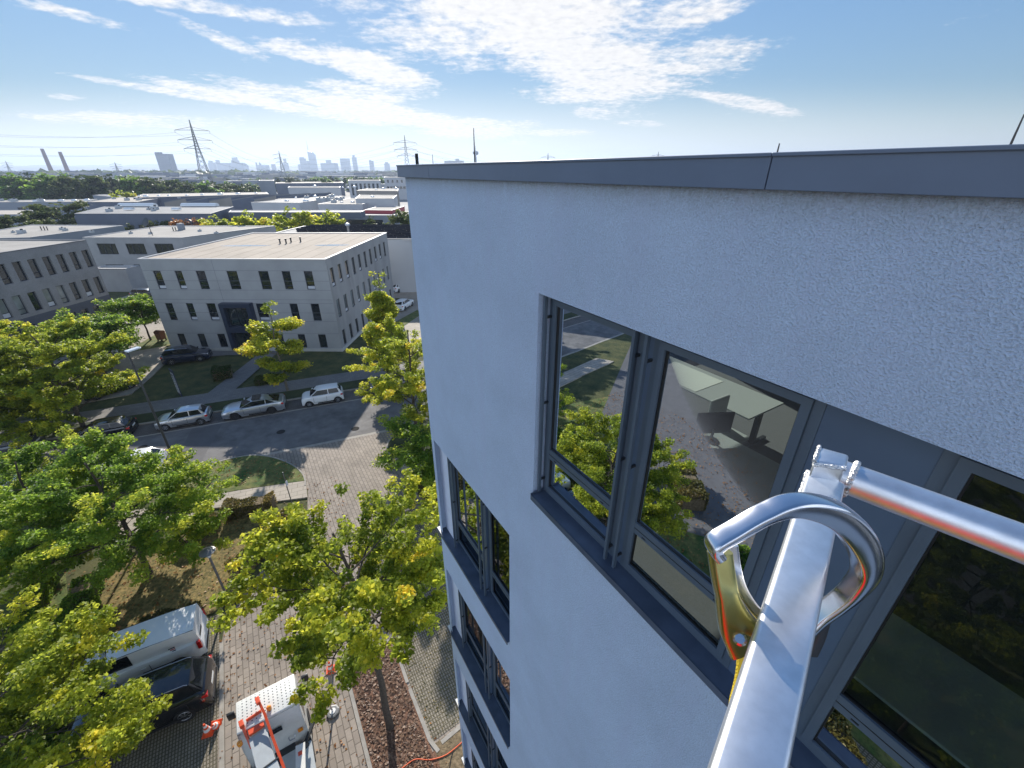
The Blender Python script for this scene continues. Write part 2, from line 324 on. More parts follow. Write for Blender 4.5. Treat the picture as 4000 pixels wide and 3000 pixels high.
# ------------------------------------------------------------------ mesh helpers
class MB:
    def __init__(s): s.v = []; s.f = []; s.m = []; s.mats = []
    def mi(s, m):
        if m not in s.mats: s.mats.append(m)
        return s.mats.index(m)
    def add(s, vs, fs, m=None):
        o = len(s.v); s.v += [tuple(v) for v in vs]; k = s.mi(m)
        for f in fs: s.f.append(tuple(o+i for i in f)); s.m.append(k)
        return s
    def box(s, c, d, m=None, X=Vector((1, 0, 0)), Y=Vector((0, 1, 0)), Z=Vector((0, 0, 1))):
        c = Vector(c); X = X*(d[0]/2); Y = Y*(d[1]/2); Z = Z*(d[2]/2)
        vs = [c+X*i+Y*j+Z*k for i in (-1, 1) for j in (-1, 1) for k in (-1, 1)]
        return s.add(vs, [(0, 1, 3, 2), (4, 6, 7, 5), (0, 4, 5, 1), (2, 3, 7, 6), (0, 2, 6, 4), (1, 5, 7, 3)], m)
    def span(s, a, b, m=None):
        return s.box([(a[i]+b[i])/2 for i in range(3)], [abs(b[i]-a[i]) for i in range(3)], m)
    def quad(s, p, m=None): return s.add(p, [tuple(range(len(p)))], m)
    def prism(s, poly, z0, z1, m=None, mtop=None):
        P = [Vector((p[0], p[1], 0)) for p in poly]
        ar = sum(P[i].x*P[(i+1) % len(P)].y-P[(i+1) % len(P)].x*P[i].y for i in range(len(P)))
        if ar < 0: P.reverse()
        n = len(P); vs = [(p.x, p.y, z0) for p in P]+[(p.x, p.y, z1) for p in P]
        s.add(vs, [(i, (i+1) % n, n+(i+1) % n, n+i) for i in range(n)]+[tuple(reversed(range(n)))], m)
        return s.add([(p.x, p.y, z1) for p in P], [tuple(range(n))], mtop or m)
    def tube(s, path, r, m=None, seg=8, caps=True, flat=1.0):
        path = [Vector(p) for p in path]; rs = r if isinstance(r, (list, tuple)) else [r]*len(path)
        vs = []; up = None
        for i, p in enumerate(path):
            d = (path[min(i+1, len(path)-1)]-path[max(i-1, 0)]).normalized()
            if up is None: up = d.orthogonal().normalized()
            else:
                up = (up-d*up.dot(d)); up = up.normalized() if up.length > 1e-6 else d.orthogonal().normalized()
            sd = d.cross(up)
            for k in range(seg):
                a = 2*math.pi*k/seg; vs.append(p+up*(rs[i]*math.cos(a))+sd*(rs[i]*flat*math.sin(a)))
        fs = [(i*seg+k, i*seg+(k+1) % seg, (i+1)*seg+(k+1) % seg, (i+1)*seg+k) for i in range(len(path)-1) for k in range(seg)]
        if caps: fs += [tuple(reversed(range(seg))), tuple((len(path)-1)*seg+k for k in range(seg))]
        return s.add(vs, fs, m)
    def lathe(s, c, prof, m=None, seg=16, axis='z'):
        c = Vector(c); vs = []
        for r, h in prof:
            for k in range(seg):
                a = 2*math.pi*k/seg; q = (r*math.cos(a), r*math.sin(a), h)
                if axis == 'y': q = (q[0], q[2], q[1])
                if axis == 'x': q = (q[2], q[0], q[1])
                vs.append(c+Vector(q))
        n = len(prof); fs = [(i*seg+k, i*seg+(k+1) % seg, (i+1)*seg+(k+1) % seg, (i+1)*seg+k) for i in range(n-1) for k in range(seg)]
        fs += [tuple(reversed(range(seg))), tuple((n-1)*seg+k for k in range(seg))]
        return s.add(vs, fs, m)
    def build(s, name, m=None, parent=None, smooth=False, bevel=0, bseg=2):
        me = bpy.data.meshes.new(name); me.from_pydata(s.v, [], s.f); me.update()
        for q in s.mats:
            me.materials.append(M[q] if isinstance(q, str) else M[m] if m else None)
        if not s.mats and m: me.materials.append(M[m])
        for p, k in zip(me.polygons, s.m): p.material_index = k
        bm = bmesh.new(); bm.from_mesh(me)
        if bevel:
            bmesh.ops.remove_doubles(bm, verts=bm.verts, dist=1e-5)
            bmesh.ops.bevel(bm, geom=list(bm.edges), offset=bevel, segments=bseg, profile=.5, affect='EDGES', clamp_overlap=True)
        bmesh.ops.recalc_face_normals(bm, faces=bm.faces)
        bm.to_mesh(me); bm.free()
        if smooth:
            for p in me.polygons: p.use_smooth = True
            me.set_sharp_from_angle(angle=R(smooth if smooth is not True else 40))
        o = bpy.data.objects.new(name, me); COL.objects.link(o)
        if parent: o.parent = parent
        return o
def tag(o, label, cat, group=None):
    o['label'] = label; o['category'] = cat
    if group: o['group'] = group
    return o
def thing(name, label, cat, loc=(0, 0, 0), rz=0, group=None):
    o = bpy.data.objects.new(name, None); COL.objects.link(o); o.location = loc; o.rotation_euler = (0, 0, rz); o.empty_display_size = .2
    return tag(o, label, cat, group)
def struct(o, kind='structure'): o['kind'] = kind; return o
def copy_tree(o, parent=None):
    c = o.copy(); COL.objects.link(c); c.parent = parent
    for ch in list(o.children): copy_tree(ch, c)
    return c
def poly_area_sheet(name, pts, z, m, th=0):
    mb = MB(); P = [(p[0], p[1]) for p in pts]
    if th: mb.prism(P, z-th, z, m)
    else:
        ar = sum(P[i][0]*P[(i+1) % len(P)][1]-P[(i+1) % len(P)][0]*P[i][1] for i in range(len(P)))
        if ar < 0: P.reverse()
        mb.quad([(p[0], p[1], z) for p in P], m)
    return struct(mb.build(name, m))
def smooth_poly(pts, n=6, closed=False):
    pts = [Vector((p[0], p[1], p[2] if len(p) > 2 else 0)) for p in pts]; out = []; L = len(pts)
    for i in range(L if closed else L-1):
        p0 = pts[(i-1) % L] if closed or i > 0 else pts[0]; p1 = pts[i]; p2 = pts[(i+1) % L]; p3 = pts[(i+2) % L] if closed or i+2 < L else pts[-1]
        for k in range(n):
            t = k/n; out.append(.5*((2*p1)+(p2-p0)*t+(2*p0-5*p1+4*p2-p3)*t*t+(3*p1-p0-3*p2+p3)*t**3))
    if not closed: out.append(pts[-1])
    return out
def ribbon(name, path, wd, z0, z1, m):
    path = [Vector((p[0], p[1], 0)) for p in path]; mb = MB(); vs = []
    for i, p in enumerate(path):
        d = (path[min(i+1, len(path)-1)]-path[max(i-1, 0)]).normalized(); sdv = Vector((-d.y, d.x, 0))*wd/2
        for q in (p-sdv, p+sdv): vs += [(q.x, q.y, z0), (q.x, q.y, z1)]
    n = len(path); fs = []
    for i in range(n-1):
        a = i*4; b = a+4
        fs += [(a, b, b+1, a+1), (a+2, a+3, b+3, b+2), (a+1, b+1, b+3, a+3)]
    fs += [(0, 1, 3, 2), (4*n-4, 4*n-2, 4*n-1, 4*n-3)]
    mb.add(vs, fs, m); return struct(mb.build(name, m))
def facade(origin, u, width, z0, z1, holes, m, depth=.2, name='wall', parent=None, bands=None, thick=True):
    """wall in the plane through origin along u; outward normal = u x z ; holes = [(u0,u1,za,zb)]"""
    o = Vector(origin); u = Vector(u).normalized(); nrm = u.cross(Vector((0, 0, 1)))
    mb = MB(); us = sorted({0, width, *[h[0] for h in holes], *[h[1] for h in holes]}); zs = sorted({z0, z1, *[h[2] for h in holes], *[h[3] for h in holes], *([b[0] for b in bands] if bands else [])})
    def P(a, z, d=0): return o+u*a+Vector((0, 0, z))-nrm*d
    for i in range(len(us)-1):
        for j in range(len(zs)-1):
            a = (us[i]+us[i+1])/2; z = (zs[j]+zs[j+1])/2
            if any(h[0] < a < h[1] and h[2] < z < h[3] for h in holes): continue
            mm = m
            if bands:
                for zb, bm_ in bands:
                    if z < zb: mm = bm_; break
            mb.quad([P(us[i], zs[j]), P(us[i+1], zs[j]), P(us[i+1], zs[j+1]), P(us[i], zs[j+1])], mm)
    for h in holes:
        a, b, c, d = h[:4]
        for q in ([P(a, c), P(b, c), P(b, c, depth), P(a, c, depth)], [P(a, d), P(b, d), P(b, d, depth), P(a, d, depth)],
                  [P(a, c), P(a, d), P(a, d, depth), P(a, c, depth)], [P(b, c), P(b, d), P(b, d, depth), P(b, c, depth)]):
            mm = m
            if bands:
                for zb, bm_ in bands:
                    if (c+d)/2 < zb: mm = bm_; break
            mb.quad(q, mm)
    return mb.build(name, m, parent)
def window(origin, u, a, b, c, d, parent, depth=.18, low=False, fr=.07, transom=None, frm='dark_frame', gm='dark_glass', mull=()):
    o = Vector(origin); u = Vector(u).normalized(); nrm = u.cross(Vector((0, 0, 1))); Z = Vector((0, 0, 1))
    def B(mb, a0, a1, z0, z1, dep, t, m): mb.box(o+u*(a0+a1)/2+Z*(z0+z1)/2-nrm*dep, (a1-a0, t, z1-z0), m, u, nrm, Z)
    mb = MB(); B(mb, a, a+fr, c, d, depth, .06, frm); B(mb, b-fr, b, c, d, depth, .06, frm); B(mb, a+fr, b-fr, d-fr, d, depth, .06, frm); B(mb, a+fr, b-fr, c, c+fr, depth, .06, frm)
    if transom: B(mb, a+fr, b-fr, transom-fr/2, transom+fr/2, depth, .058, frm)
    for q in mull: B(mb, q-fr/2, q+fr/2, c+fr, d-fr, depth, .057, frm)
    f = mb.build('window', frm, parent)
    if low and transom: q = MB(); B(q, a+fr, b-fr, c+fr, transom-fr/2, depth-.004, .008, 'sign_white'); q.build('lower_panel', 'sign_white', f)
    g = MB(); B(g, a+fr, b-fr, c+fr, d-fr, depth+.01, .012, gm); g.build('pane', gm, f)
    return f

# ================================================================== NEAR BUILDING
def stain_stucco():
    m = M['stucco']; t = m.node_tree; b = t.nodes['Principled BSDF']; src = b.inputs['Base Color'].links[0].from_socket
    tc = N_('ShaderNodeTexCoord', t); sp = N_('ShaderNodeSeparateXYZ', t); t.links.new(tc.outputs['Object'], sp.inputs[0])
    band = N_('ShaderNodeMapRange', t); band.inputs[1].default_value = 18.86; band.inputs[2].default_value = 19.11; t.links.new(sp.outputs[2], band.inputs[0])
    n = N_('ShaderNodeTexNoise', t); n.inputs['Scale'].default_value = 45; n.inputs['Detail'].default_value = 5; t.links.new(tc.outputs['Object'], n.inputs['Vector'])
    mp = N_('ShaderNodeMapping', t); mp.inputs['Scale'].default_value = (5, 5, .35); t.links.new(tc.outputs['Object'], mp.inputs[0])
    n2 = N_('ShaderNodeTexNoise', t); n2.inputs['Scale'].default_value = 1.2; n2.inputs['Detail'].default_value = 7; t.links.new(mp.outputs[0], n2.inputs['Vector'])
    f = mth(t, 'MULTIPLY', mth(t, 'MULTIPLY', band.outputs[0], band.outputs[0]), mth(t, 'MULTIPLY', n.outputs['Fac'], mth(t, 'MULTIPLY', n2.outputs['Fac'], 1.7)), clamp=True)
    mx = N_('ShaderNodeMix', t, data_type='RGBA'); t.links.new(f, mx.inputs['Factor']); t.links.new(src, mx.inputs['A']); mx.inputs['B'].default_value = (.16, .145, .10, 1)
    r2 = N_('ShaderNodeMapRange', t); r2.inputs[1].default_value = .47; r2.inputs[2].default_value = .72; r2.inputs[3].default_value = 0; r2.inputs[4].default_value = .55; t.links.new(n2.outputs['Fac'], r2.inputs[0])
    m2 = N_('ShaderNodeMix', t, data_type='RGBA'); t.links.new(r2.outputs[0], m2.inputs['Factor']); t.links.new(mx.outputs['Result'], m2.inputs['A']); m2.inputs['B'].default_value = (.52, .60, .77, 1)
    t.links.new(m2.outputs['Result'], b.inputs['Base Color'])
stain_stucco()
NB = thing('office_building', 'pale blue rendered office block close by on the right with anthracite strip windows', 'building')
F0 = 2.45; SE = 7.2; BK = 15.0; SW = -14.0; RT = 19.1
rows = [(11.70, 14.28), (8.10, 10.55), (4.57, 6.98), (1.0, 3.4)]
fh = [(SE-3.49, SE+9.6, 15.52, 18.10)] + [(0, SE-4.08, a, b) for a, b in rows]
facade(W(F0, SE), -Dv, SE-SW, 0, 19.2, fh, 'stucco', .32, 'wall', NB)
eh = [(5.5, 11.6, 15.62, 18.05)] + [(BK-2.60, BK-F0, a, b) for a, b in rows]
facade(W(BK, SE), -Nv, BK-F0, 0, RT, eh, 'stucco', .14, 'end_wall', NB)
facade(W(BK, SW), Dv, SE-SW, 0, RT, [], 'stucco', .1, 'back_wall', NB)
facade(W(F0, SW), Nv, BK-F0, 0, RT, [], 'stucco', .1, 'side_wall', NB)
def bx(mb, n0, n1, s0, s1, z0, z1, m): mb.box(W((n0+n1)/2, (s0+s1)/2, (z0+z1)/2), (abs(n1-n0), abs(s1-s0), abs(z1-z0)), m, Nv, Dv, Vector((0, 0, 1)))
mb = MB()
bx(mb, 2.7, BK-.1, SW+.1, SE-.1, 18.86, 18.98, 'roof_gravel'); mb.build('roof', 'roof_gravel', NB)
mb = MB()
for z in (.2, 3.75, 7.35, 10.95, 14.75): bx(mb, F0+.32, BK-.1, SW+.1, SE-.15, z, z+.2, 'room_floor')
mb.build('floor_slab', 'room_floor', NB)
mb = MB(); bx(mb, F0+.34, 11.4, SW+.1, SE-.15, 18.35, 18.40, 'room_wall'); bx(mb, 11.4, 11.5, SW+.1, SE-.15, 14.95, 18.40, 'room_wall'); bx(mb, F0+.33, 11.4, -6.1, -6.0, 14.95, 18.35, 'room_wall')
for z0, z1 in rows: bx(mb, 5.2, 5.3, SW+.2, SE-.3, z0-.9, z1+.1, 'room_wall')
mb.build('partition', 'room_wall', NB)
# fascia in sheets with open joints
for i, (s0, s1) in enumerate([(SW, -3.3), (-3.294, 1.39), (1.396, 6.04), (6.046, 7.36)]):
    mb = MB(); bx(mb, 2.385, 2.80, s0, s1, 19.113, 19.28, 'fascia_metal'); bx(mb, 2.372, 2.385, s0, s1, 19.265, 19.283, 'fascia_metal'); mb.build('fascia', 'fascia_metal', NB, bevel=.003, bseg=1)
mb = MB(); bx(mb, 2.42, 2.79, SW, 7.35, 19.12, 19.27, 'seal_black'); bx(mb, 2.80, BK+.08, 6.95, 7.36, 19.1, 19.28, 'fascia_metal'); mb.build('parapet', 'seal_black', NB)
def sill(s0, s1, z, cap=False):  # cap switches on the painted sun patch at the far end
    mb = MB(); bx(mb, 2.40, 2.68, s0, s1, z, z+.022, 'sill_metal'); bx(mb, 2.395, 2.412, s0, s1, z-.055, z+.022, 'sill_metal')
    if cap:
        mb.prism([W(2.397, 7.29)[:2], W(2.397, 7.02)[:2], W(2.50, 7.29)[:2]], z+.022, z+.034, 'sill_sun_pad_white')  # sunlit patch of the sill top, put in as a white wedge
    else: bx(mb, 2.395, 2.67, s1-.012, s1, z+.022, z+.05, 'sill_metal')
    return mb.build('sill', 'sill_metal', NB, bevel=.004, bseg=1)
def bay(s1, s0, z0, z1, tr, parent, nn=2.60):
    mb = MB(); t = .055; f = 'anthracite'
    for n0, n1, o, th in ((nn, nn+.08, 0, .06), (nn-.018, nn+.03, .062, .055)):
        a0, a1, c0, c1 = s0+o, s1-o, z0+o, z1-o
        bx(mb, n0, n1, a0, a0+th, c0, c1, f); bx(mb, n0, n1, a1-th, a1, c0, c1, f); bx(mb, n0, n1, a0+th, a1-th, c0, c0+th, f); bx(mb, n0, n1, a0+th, a1-th, c1-th, c1, f)
    i = .117
    bx(mb, nn-.014, nn+.03, s0+i, s1-i, tr-.065, tr+.065, f)
    bx(mb, nn-.016, nn+.0, s0+i, s1-i, tr-.005, tr+.003, 'seal_black')
    for q in (s0+i+.12, s1-i-.12): bx(mb, nn-.0175, nn-.01, q-.022, q+.022, tr-.045, tr-.033, 'seal_black')
    g = .010
    for a0, a1, c0, c1 in ((s0+i, s1-i, z0+i, tr-.065), (s0+i, s1-i, tr+.065, z1-i)):
        bx(mb, nn+.004, nn+.03, a0, a0+g, c0, c1, 'seal_black'); bx(mb, nn+.004, nn+.03, a1-g, a1, c0, c1, 'seal_black')
        bx(mb, nn+.004, nn+.03, a0, a1, c0, c0+g, 'seal_black'); bx(mb, nn+.004, nn+.03, a0, a1, c1-g, c1, 'seal_black')
    w_ = mb.build('window', f, parent)
    for c0, c1 in ((z0+i, tr-.065), (tr+.065, z1-i)):
        p = MB(); p.quad([W(nn+.018, s1-i-.008, c0+.008), W(nn+.018, s0+i+.008, c0+.008), W(nn+.018, s0+i+.008, c1-.008), W(nn+.018, s1-i-.008, c1-.008)], 'glass'); p.build('pane', 'glass', w_)
    return w_
def rail(s, z0, z1):
    mb = MB(); bx(mb, 2.50, 2.535, s-.014, s+.014, z0, z1, 'anthracite')
    for z in (z0+.18, (z0+z1)/2, z1-.25): bx(mb, 2.53, 2.60, s-.01, s+.01, z-.012, z+.012, 'steel_dark')
    return mb.build('blind_rail', 'anthracite', NB)
def panel(s1, s0, z0, z1):
    mb = MB(); bx(mb, 2.605, 2.66, s0, s1, z0, z1, 'panel_blue'); return mb.build('infill_panel', 'panel_blue', NB)
zt0, zt1 = 15.542, 18.095
sill(-9.6, 3.47, 15.52)
for k in range(3):
    o = -4.75*k
    bay(3.485+o, 2.20+o, zt0, zt1, 16.155, NB); bay(2.10+o, .865+o, zt0, zt1, 16.155, NB)
    panel(2.199+o, 2.101+o, zt0, zt1); panel(.864+o, .356+o, zt0, zt1); bay(.355+o, -1.25+o, zt0, zt1, 16.155, NB)
    rail(3.455+o, zt0+.02, zt1); rail(2.235+o, zt0-.03, zt1); rail(2.105+o, zt0-.03, zt1)
for z0, z1 in rows:
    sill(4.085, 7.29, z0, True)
    mb = MB(); bx(mb, 2.59, 2.95, 6.69, SE-.001, z0+.001, z1-.001, 'stucco_smooth'); mb.build('pier', 'stucco_smooth', NB)
    bay(6.685, 5.26, z0+.023, z1-.002, z0+.66, NB, 2.65); panel(5.259, 5.151, z0+.023, z1-.002); bay(5.15, 3.95, z0+.023, z1-.002, z0+.66, NB, 2.65)
    mb = MB(); bx(mb, 2.60, 2.73, 6.60, 6.689, z0+.023, z1-.002, 'anthracite'); mb.build('reveal_trim', 'anthracite', NB)
    rail(5.29, z0-.02, z1); rail(5.12, z0-.02, z1); rail(6.52, z0+.03, z1)
# roof rods and small aerials
def rod(name, label, cat, n, s, h, r=.008, grp=None):
    mb = MB(); b = W(n, s, 18.98); mb.tube([b, b+Vector((0, 0, h*.6)), b+Vector((0, 0, h))], [r, r, r*.5], 'pole_dark', 6); mb.lathe(b, [(.09, 0), (.09, .05), (.03, .07)], 'kerb_stone', 10)
    o = mb.build(name, 'pole_dark'); return tag(o, label, cat, grp)
def rod_at(px, pyt, n, label, grp, r=.008):
    q = ray(px, pyt); t = n/(q.x*Nv.x+q.y*Nv.y); p = q*t; s = p.x*Dv.x+p.y*Dv.y
    rod('lightning_rod', label, 'lightning rod', n, s, CAM_H+p.z-18.98, r, grp)
rod_at(1850, 500, 4.6, 'tallest thin lightning rod on the flat roof, standing near the left corner', 'rods', .014)
rod_at(1689, 603, 3.6, 'short thin rod close to the far left corner of the roof edge', 'rods')
rod_at(3045, 560, 3.2, 'thin rod rising just above the joint of the dark fascia', 'rods')
rod_at(4002, 445, 3.3, 'slanting rod at the right edge above the fascia', 'rods', .007)
for px, lab in ((1568, 'first small H shaped bracket on the roof corner'), (1588, 'second small H shaped bracket on the roof corner, next to the pylon')):
    q = ray(px, 632); t = 3.0/(q.x*Nv.x+q.y*Nv.y) * 1.0; p = q*t; s = min(p.x*Dv.x+p.y*Dv.y, 7.1)
    mb = MB()
    for d in (-.035, .035): bx(mb, 2.62, 2.64, s+d-.008, s+d+.008, 19.28, 19.44, 'steel_dark')
    bx(mb, 2.62, 2.64, s-.04, s+.04, 19.35, 19.37, 'steel_dark'); tag(mb.build('roof_bracket', 'steel_dark'), lab, 'bracket', 'brackets on the roof corner')

# ---------------- office furniture seen through the top windows
def desk(n, s, L, D_, label):
    t = thing('desk', label, 'desk', W(n, s, 14.951), math.atan2(Dv.y, Dv.x))
    mb = MB(); mb.span((-L/2, -D_/2, .70), (L/2, D_/2, .73), 'desk_top'); mb.build('tabletop', 'desk_top', t, bevel=.006, bseg=1)
    for i in (-1, 1):
        mb = MB(); mb.span((i*(L/2-.1)-.03, -D_/2+.1, 0), (i*(L/2-.1)+.03, D_/2-.1, .05), 'steel_dark'); mb.span((i*(L/2-.1)-.04, -.04, .05), (i*(L/2-.1)+.04, .04, .699), 'steel_dark'); mb.build('leg', 'steel_dark', t)
    return t
desk(6.75, 4.2, 2.4, 1.0, 'pale desk in the sun at the back of the office room'); desk(4.95, 2.3, 2.1, 1.1, 'grey desk in the middle of the office room'); desk(3.75, .1, 1.8, .9, 'grey desk behind the pane at the right edge')
for (n, s, a, b, lab) in ((6.7, 4.6, .40, .55, 'large white drawing on the sunlit desk'), (5.9, 3.5, .22, .30, 'white sheet on the carpet edge between the desks'), (4.9, 2.9, .2, .15, 'small white paper on the middle desk')):
    zz = 14.953 if n == 5.9 else 15.6825
    mb = MB(); bx(mb, n-a, n+a, s-b, s+b, zz, zz+.004, 'paper_white'); tag(mb.build('paper', 'paper_white'), lab, 'paper')
t = thing('monitor', 'thin black monitor seen edge on upon the office desk', 'monitor', W(5.2, 2.95, 15.682), math.atan2(Dv.y, Dv.x)+R(62))
mb = MB(); mb.span((-.27, -.012, .12), (.27, .012, .46), 'black_plastic'); mb.build('screen', 'black_plastic', t, bevel=.004); mb = MB(); mb.lathe((0, .02, 0), [(.11, 0), (.11, .012), (.02, .02), (.02, .2)], 'black_plastic'); mb.build('stand', 'black_plastic', t)
t = thing('office_chair', 'grey office chair between the desks in the room', 'chair', W(5.9, 3.1, 14.951), R(30))
mb = MB(); mb.span((-.24, -.24, .44), (.24, .24, .52), 'desk_top'); mb.build('seat', 'desk_top', t, bevel=.03); mb = MB(); mb.span((-.22, .22, .6), (.22, .27, 1.05), 'desk_top'); mb.build('backrest', 'desk_top', t, bevel=.02)
mb = MB(); mb.lathe((0, 0, .08), [(.03, 0), (.03, .36)], 'steel_dark', 8)
for k in range(5): a = k*2*math.pi/5; mb.tube([(0, 0, .1), (.3*math.cos(a), .3*math.sin(a), .05)], .018, 'steel_dark', 6)
mb.build('base', 'steel_dark', t)
for i, (n, s) in enumerate(((4.45, 1.6), (4.5, 2.7))):
    pts = [W(n, s, 15.69)+Vector((.12*math.sin(k*.9), .05*k, .004 if k < 7 else -.1*(k-6))) for k in range(10)]
    mb = MB(); mb.tube(smooth_poly(pts, 3), .004, 'black_plastic', 5); tag(mb.build('cable', 'black_plastic'), ['black cable curling over the desk edge near the panel', 'thin black cable behind the white paper on the desk'][i], 'cable')

# ================================================================== WORK PLATFORM RAIL + HOOK (close to the lens)
def GR(px, py, zr): # pixel to plane at height zr relative to the lens
    q = ray(px, py); return q*(zr/q.z)+Vector((0, 0, CAM_H))
WP = thing('work_platform', 'bare aluminium guard rail of a lifting platform right in front of the building', 'work platform', (0, 0, CAM_H-.335))
def loc(v): return Vector(v)-Vector((0, 0, CAM_H-.335))
a0, a1, b0, b1 = (loc(GR(x, y, -.335)) for x, y in ((3157, 1834), (3306, 1884), (2771, 3000), (3087, 3000)))
dL = ((b0-a0)+(b1-a1)).normalized(); far = (a0+a1)/2; wv = Vector((-dL.y, dL.x, 0)).normalized()
if wv.dot(a1-a0) < 0: wv = -wv
tw = abs((a1-a0).dot(wv))
c0 = far - dL*0.0; L_ = 1.1
mb = MB(); mb.box(c0+dL*L_/2+Vector((0, 0, -.02)), (L_, tw, .04), 'aluminium', dL, wv, Vector((0, 0, 1))); mb.build('top_rail', 'aluminium', WP, smooth=30, bevel=.0045, bseg=3)
# corner block (raised stub) with weld beads
pc = [loc(GR(x, y, -.312)) for x, y in ((3202, 1743), (3320, 1775), (3308, 1822), (3181, 1801))]
mb = MB(); vs = [Vector((p.x, p.y, .023)) for p in pc]+[Vector((p.x, p.y, -.035)) for p in pc]
mb.add(vs, [(0, 1, 2, 3), (7, 6, 5, 4), (0, 4, 5, 1), (1, 5, 6, 2), (2, 6, 7, 3), (3, 7, 4, 0)], 'aluminium'); mb.build('corner_post', 'aluminium', WP, smooth=30, bevel=.004, bseg=3)
r0 = loc(GR(3318, 1842, -.345)); r1 = loc(GR(4100, 2128, -.345)); rd = (r1-r0).normalized()
r0 = r0+Vector((0, 0, -.010)); r1 = r1+Vector((0, 0, -.010))
mb = MB(); mb.tube([r0-rd*.03, r0, r0+rd*.2, r1+rd*.8], .0205, 'aluminium', 40); mb.build('round_rail', 'aluminium', WP, smooth=40)
def bead(mb, pts, r):
    out = smooth_poly(pts, 7); rr = random.Random(3)
    mb.tube([p+Vector((rr.uniform(-1, 1), rr.uniform(-1, 1), rr.uniform(-1, 1)))*r*.12 for p in out], [r*(1+.22*math.sin(i*1.9)) for i in range(len(out))], 'weld', 8)
mb = MB(); bead(mb, [vs[3]+Vector((0, 0, -.004)), vs[2]+Vector((0, 0, -.004))], .0028); bead(mb, [vs[0], vs[3]], .0022)
sd_ = rd.cross(Vector((0, 0, 1))).normalized()
bead(mb, [r0+rd*.004+sd_*(.0215*math.cos(a))+Vector((0, 0, .0215*math.sin(a))) for a in [k*math.pi/6 for k in range(13)]], .0034)
bead(mb, [far-wv*tw*.5+dL*.001+Vector((0, 0, -.001)), far-wv*tw*.5+dL*.06+Vector((0, 0, -.03))], .002)
mb.build('weld_bead', 'weld', WP, smooth=60)
# unseen red and yellow boxes, added behind the lens only for their reflections
mb = MB(); mb.box((-.20, -.62, -.92), (1.0, .3, .75), 'red_plastic', bx_ := Vector((.97, .24, 0)), Vector((-.24, .97, 0))); mb.build('red_reflection_box', 'red_plastic', WP, bevel=.02)
mb = MB(); mb.box((.15, -.18, -1.30), (.9, .10, .04), 'webbing', Vector((.97, .24, 0)), Vector((-.24, .97, 0))); mb.build('yellow_reflection_bar', 'webbing', WP)

# safety lanyard: big scaffold hook hung over the rail
HK = thing('safety_hook', 'large polished steel scaffold hook with yellow webbing hung over the aluminium rail', 'hook', tuple(G(3100, 2200, CAM_H-.36)))
ho = HK.location.copy()
def RZ(cx, cy, Z):     # point of crop coordinates at optical depth Z (metres)
    px, py = 2600+cx*.633, 1650+cy*.633
    return ray(px, py)*Z + Vector((0, 0, CAM_H)) - ho
def swept(path, wdt, tht, m, nrm, name, closed=False):
    """flat bar with rounded section swept along a path; wdt in plane, tht along nrm"""
    P = smooth_poly(path, 8, closed); n = len(P); mb = MB(); vs = []; sec = []
    K = 20
    for k in range(K):
        a = 2*math.pi*k/K; c, s_ = math.cos(a), math.sin(a)
        sec.append((math.copysign(abs(c)**.45, c), math.copysign(abs(s_)**.45, s_)))
    for i, p in enumerate(P):
        d = (P[(i+1) % n]-P[i-1]) if closed else (P[min(i+1, n-1)]-P[max(i-1, 0)])
        d.normalize(); nn_ = (nrm-d*nrm.dot(d)).normalized(); q = d.cross(nn_)
        f = i/(n-1); wd = wdt(f)/2 if callable(wdt) else wdt/2; th_ = tht(f)/2 if callable(tht) else tht/2
        for a, b in sec: vs.append(p+q*(a*wd)+nn_*(b*th_))
    fs = [(i*K+k, i*K+(k+1) % K, ((i+1) % n)*K+(k+1) % K, ((i+1) % n)*K+k) for i in range(n if closed else n-1) for k in range(K)]
    if not closed: fs += [tuple(reversed(range(K))), tuple((n-1)*K+k for k in range(K))]
    mb.add(vs, fs, m); return mb.build(name, m, HK, smooth=50)
# ring plane: a little turned to the lens; outline read from the hook's shape
body = [RZ(322, 815, .376), RZ(298, 775, .374), RZ(318, 735, .372), RZ(430, 668, .372), RZ(600, 570, .370), RZ(760, 515, .370), RZ(920, 525, .374), RZ(1060, 580, .380),
        RZ(1165, 680, .388), RZ(1230, 800, .396), RZ(1235, 920, .404), RZ(1165, 1020, .414), RZ(1060, 1110, .424), RZ(950, 1190, .434), RZ(840, 1290, .44), RZ(700, 1370, .44)]
pn = (body[9]-body[2]).cross(body[12]-body[2]).normalized()
swept(body, lambda f: 0.0105+.015*max(0, math.sin(max(0, min(1, (f-.28)/.5))*math.pi)), lambda f: .020, 'chrome', pn, 'hook_body')
gate = [RZ(334, 800, .378), RZ(347, 900, .379), RZ(370, 1030, .381), RZ(405, 1160, .385), RZ(450, 1270, .39), RZ(520, 1370, .395)]
swept(gate, lambda f: .019+.024*max(0, f-.45)**1.1*2, .016, 'zinc_gold', pn, 'gate')
mb = MB(); c = RZ(458, 1335, .383); mb.lathe((0, 0, 0), [(.006, 0), (.006, .002), (.004, .004)], 'chrome', 14); o = mb.build('rivet', 'chrome', HK, smooth=40)
o.location = c; o.rotation_euler = (Vector((0, 0, CAM_H))-ho-c).to_track_quat('Z', 'Y').to_euler()
# inner keeper plate behind the gate
swept([RZ(410, 760, .392), RZ(430, 900, .395), RZ(470, 1030, .398), RZ(540, 1140, .402), RZ(620, 1230, .405)], .010, .006, 'chrome', pn, 'keeper_plate')
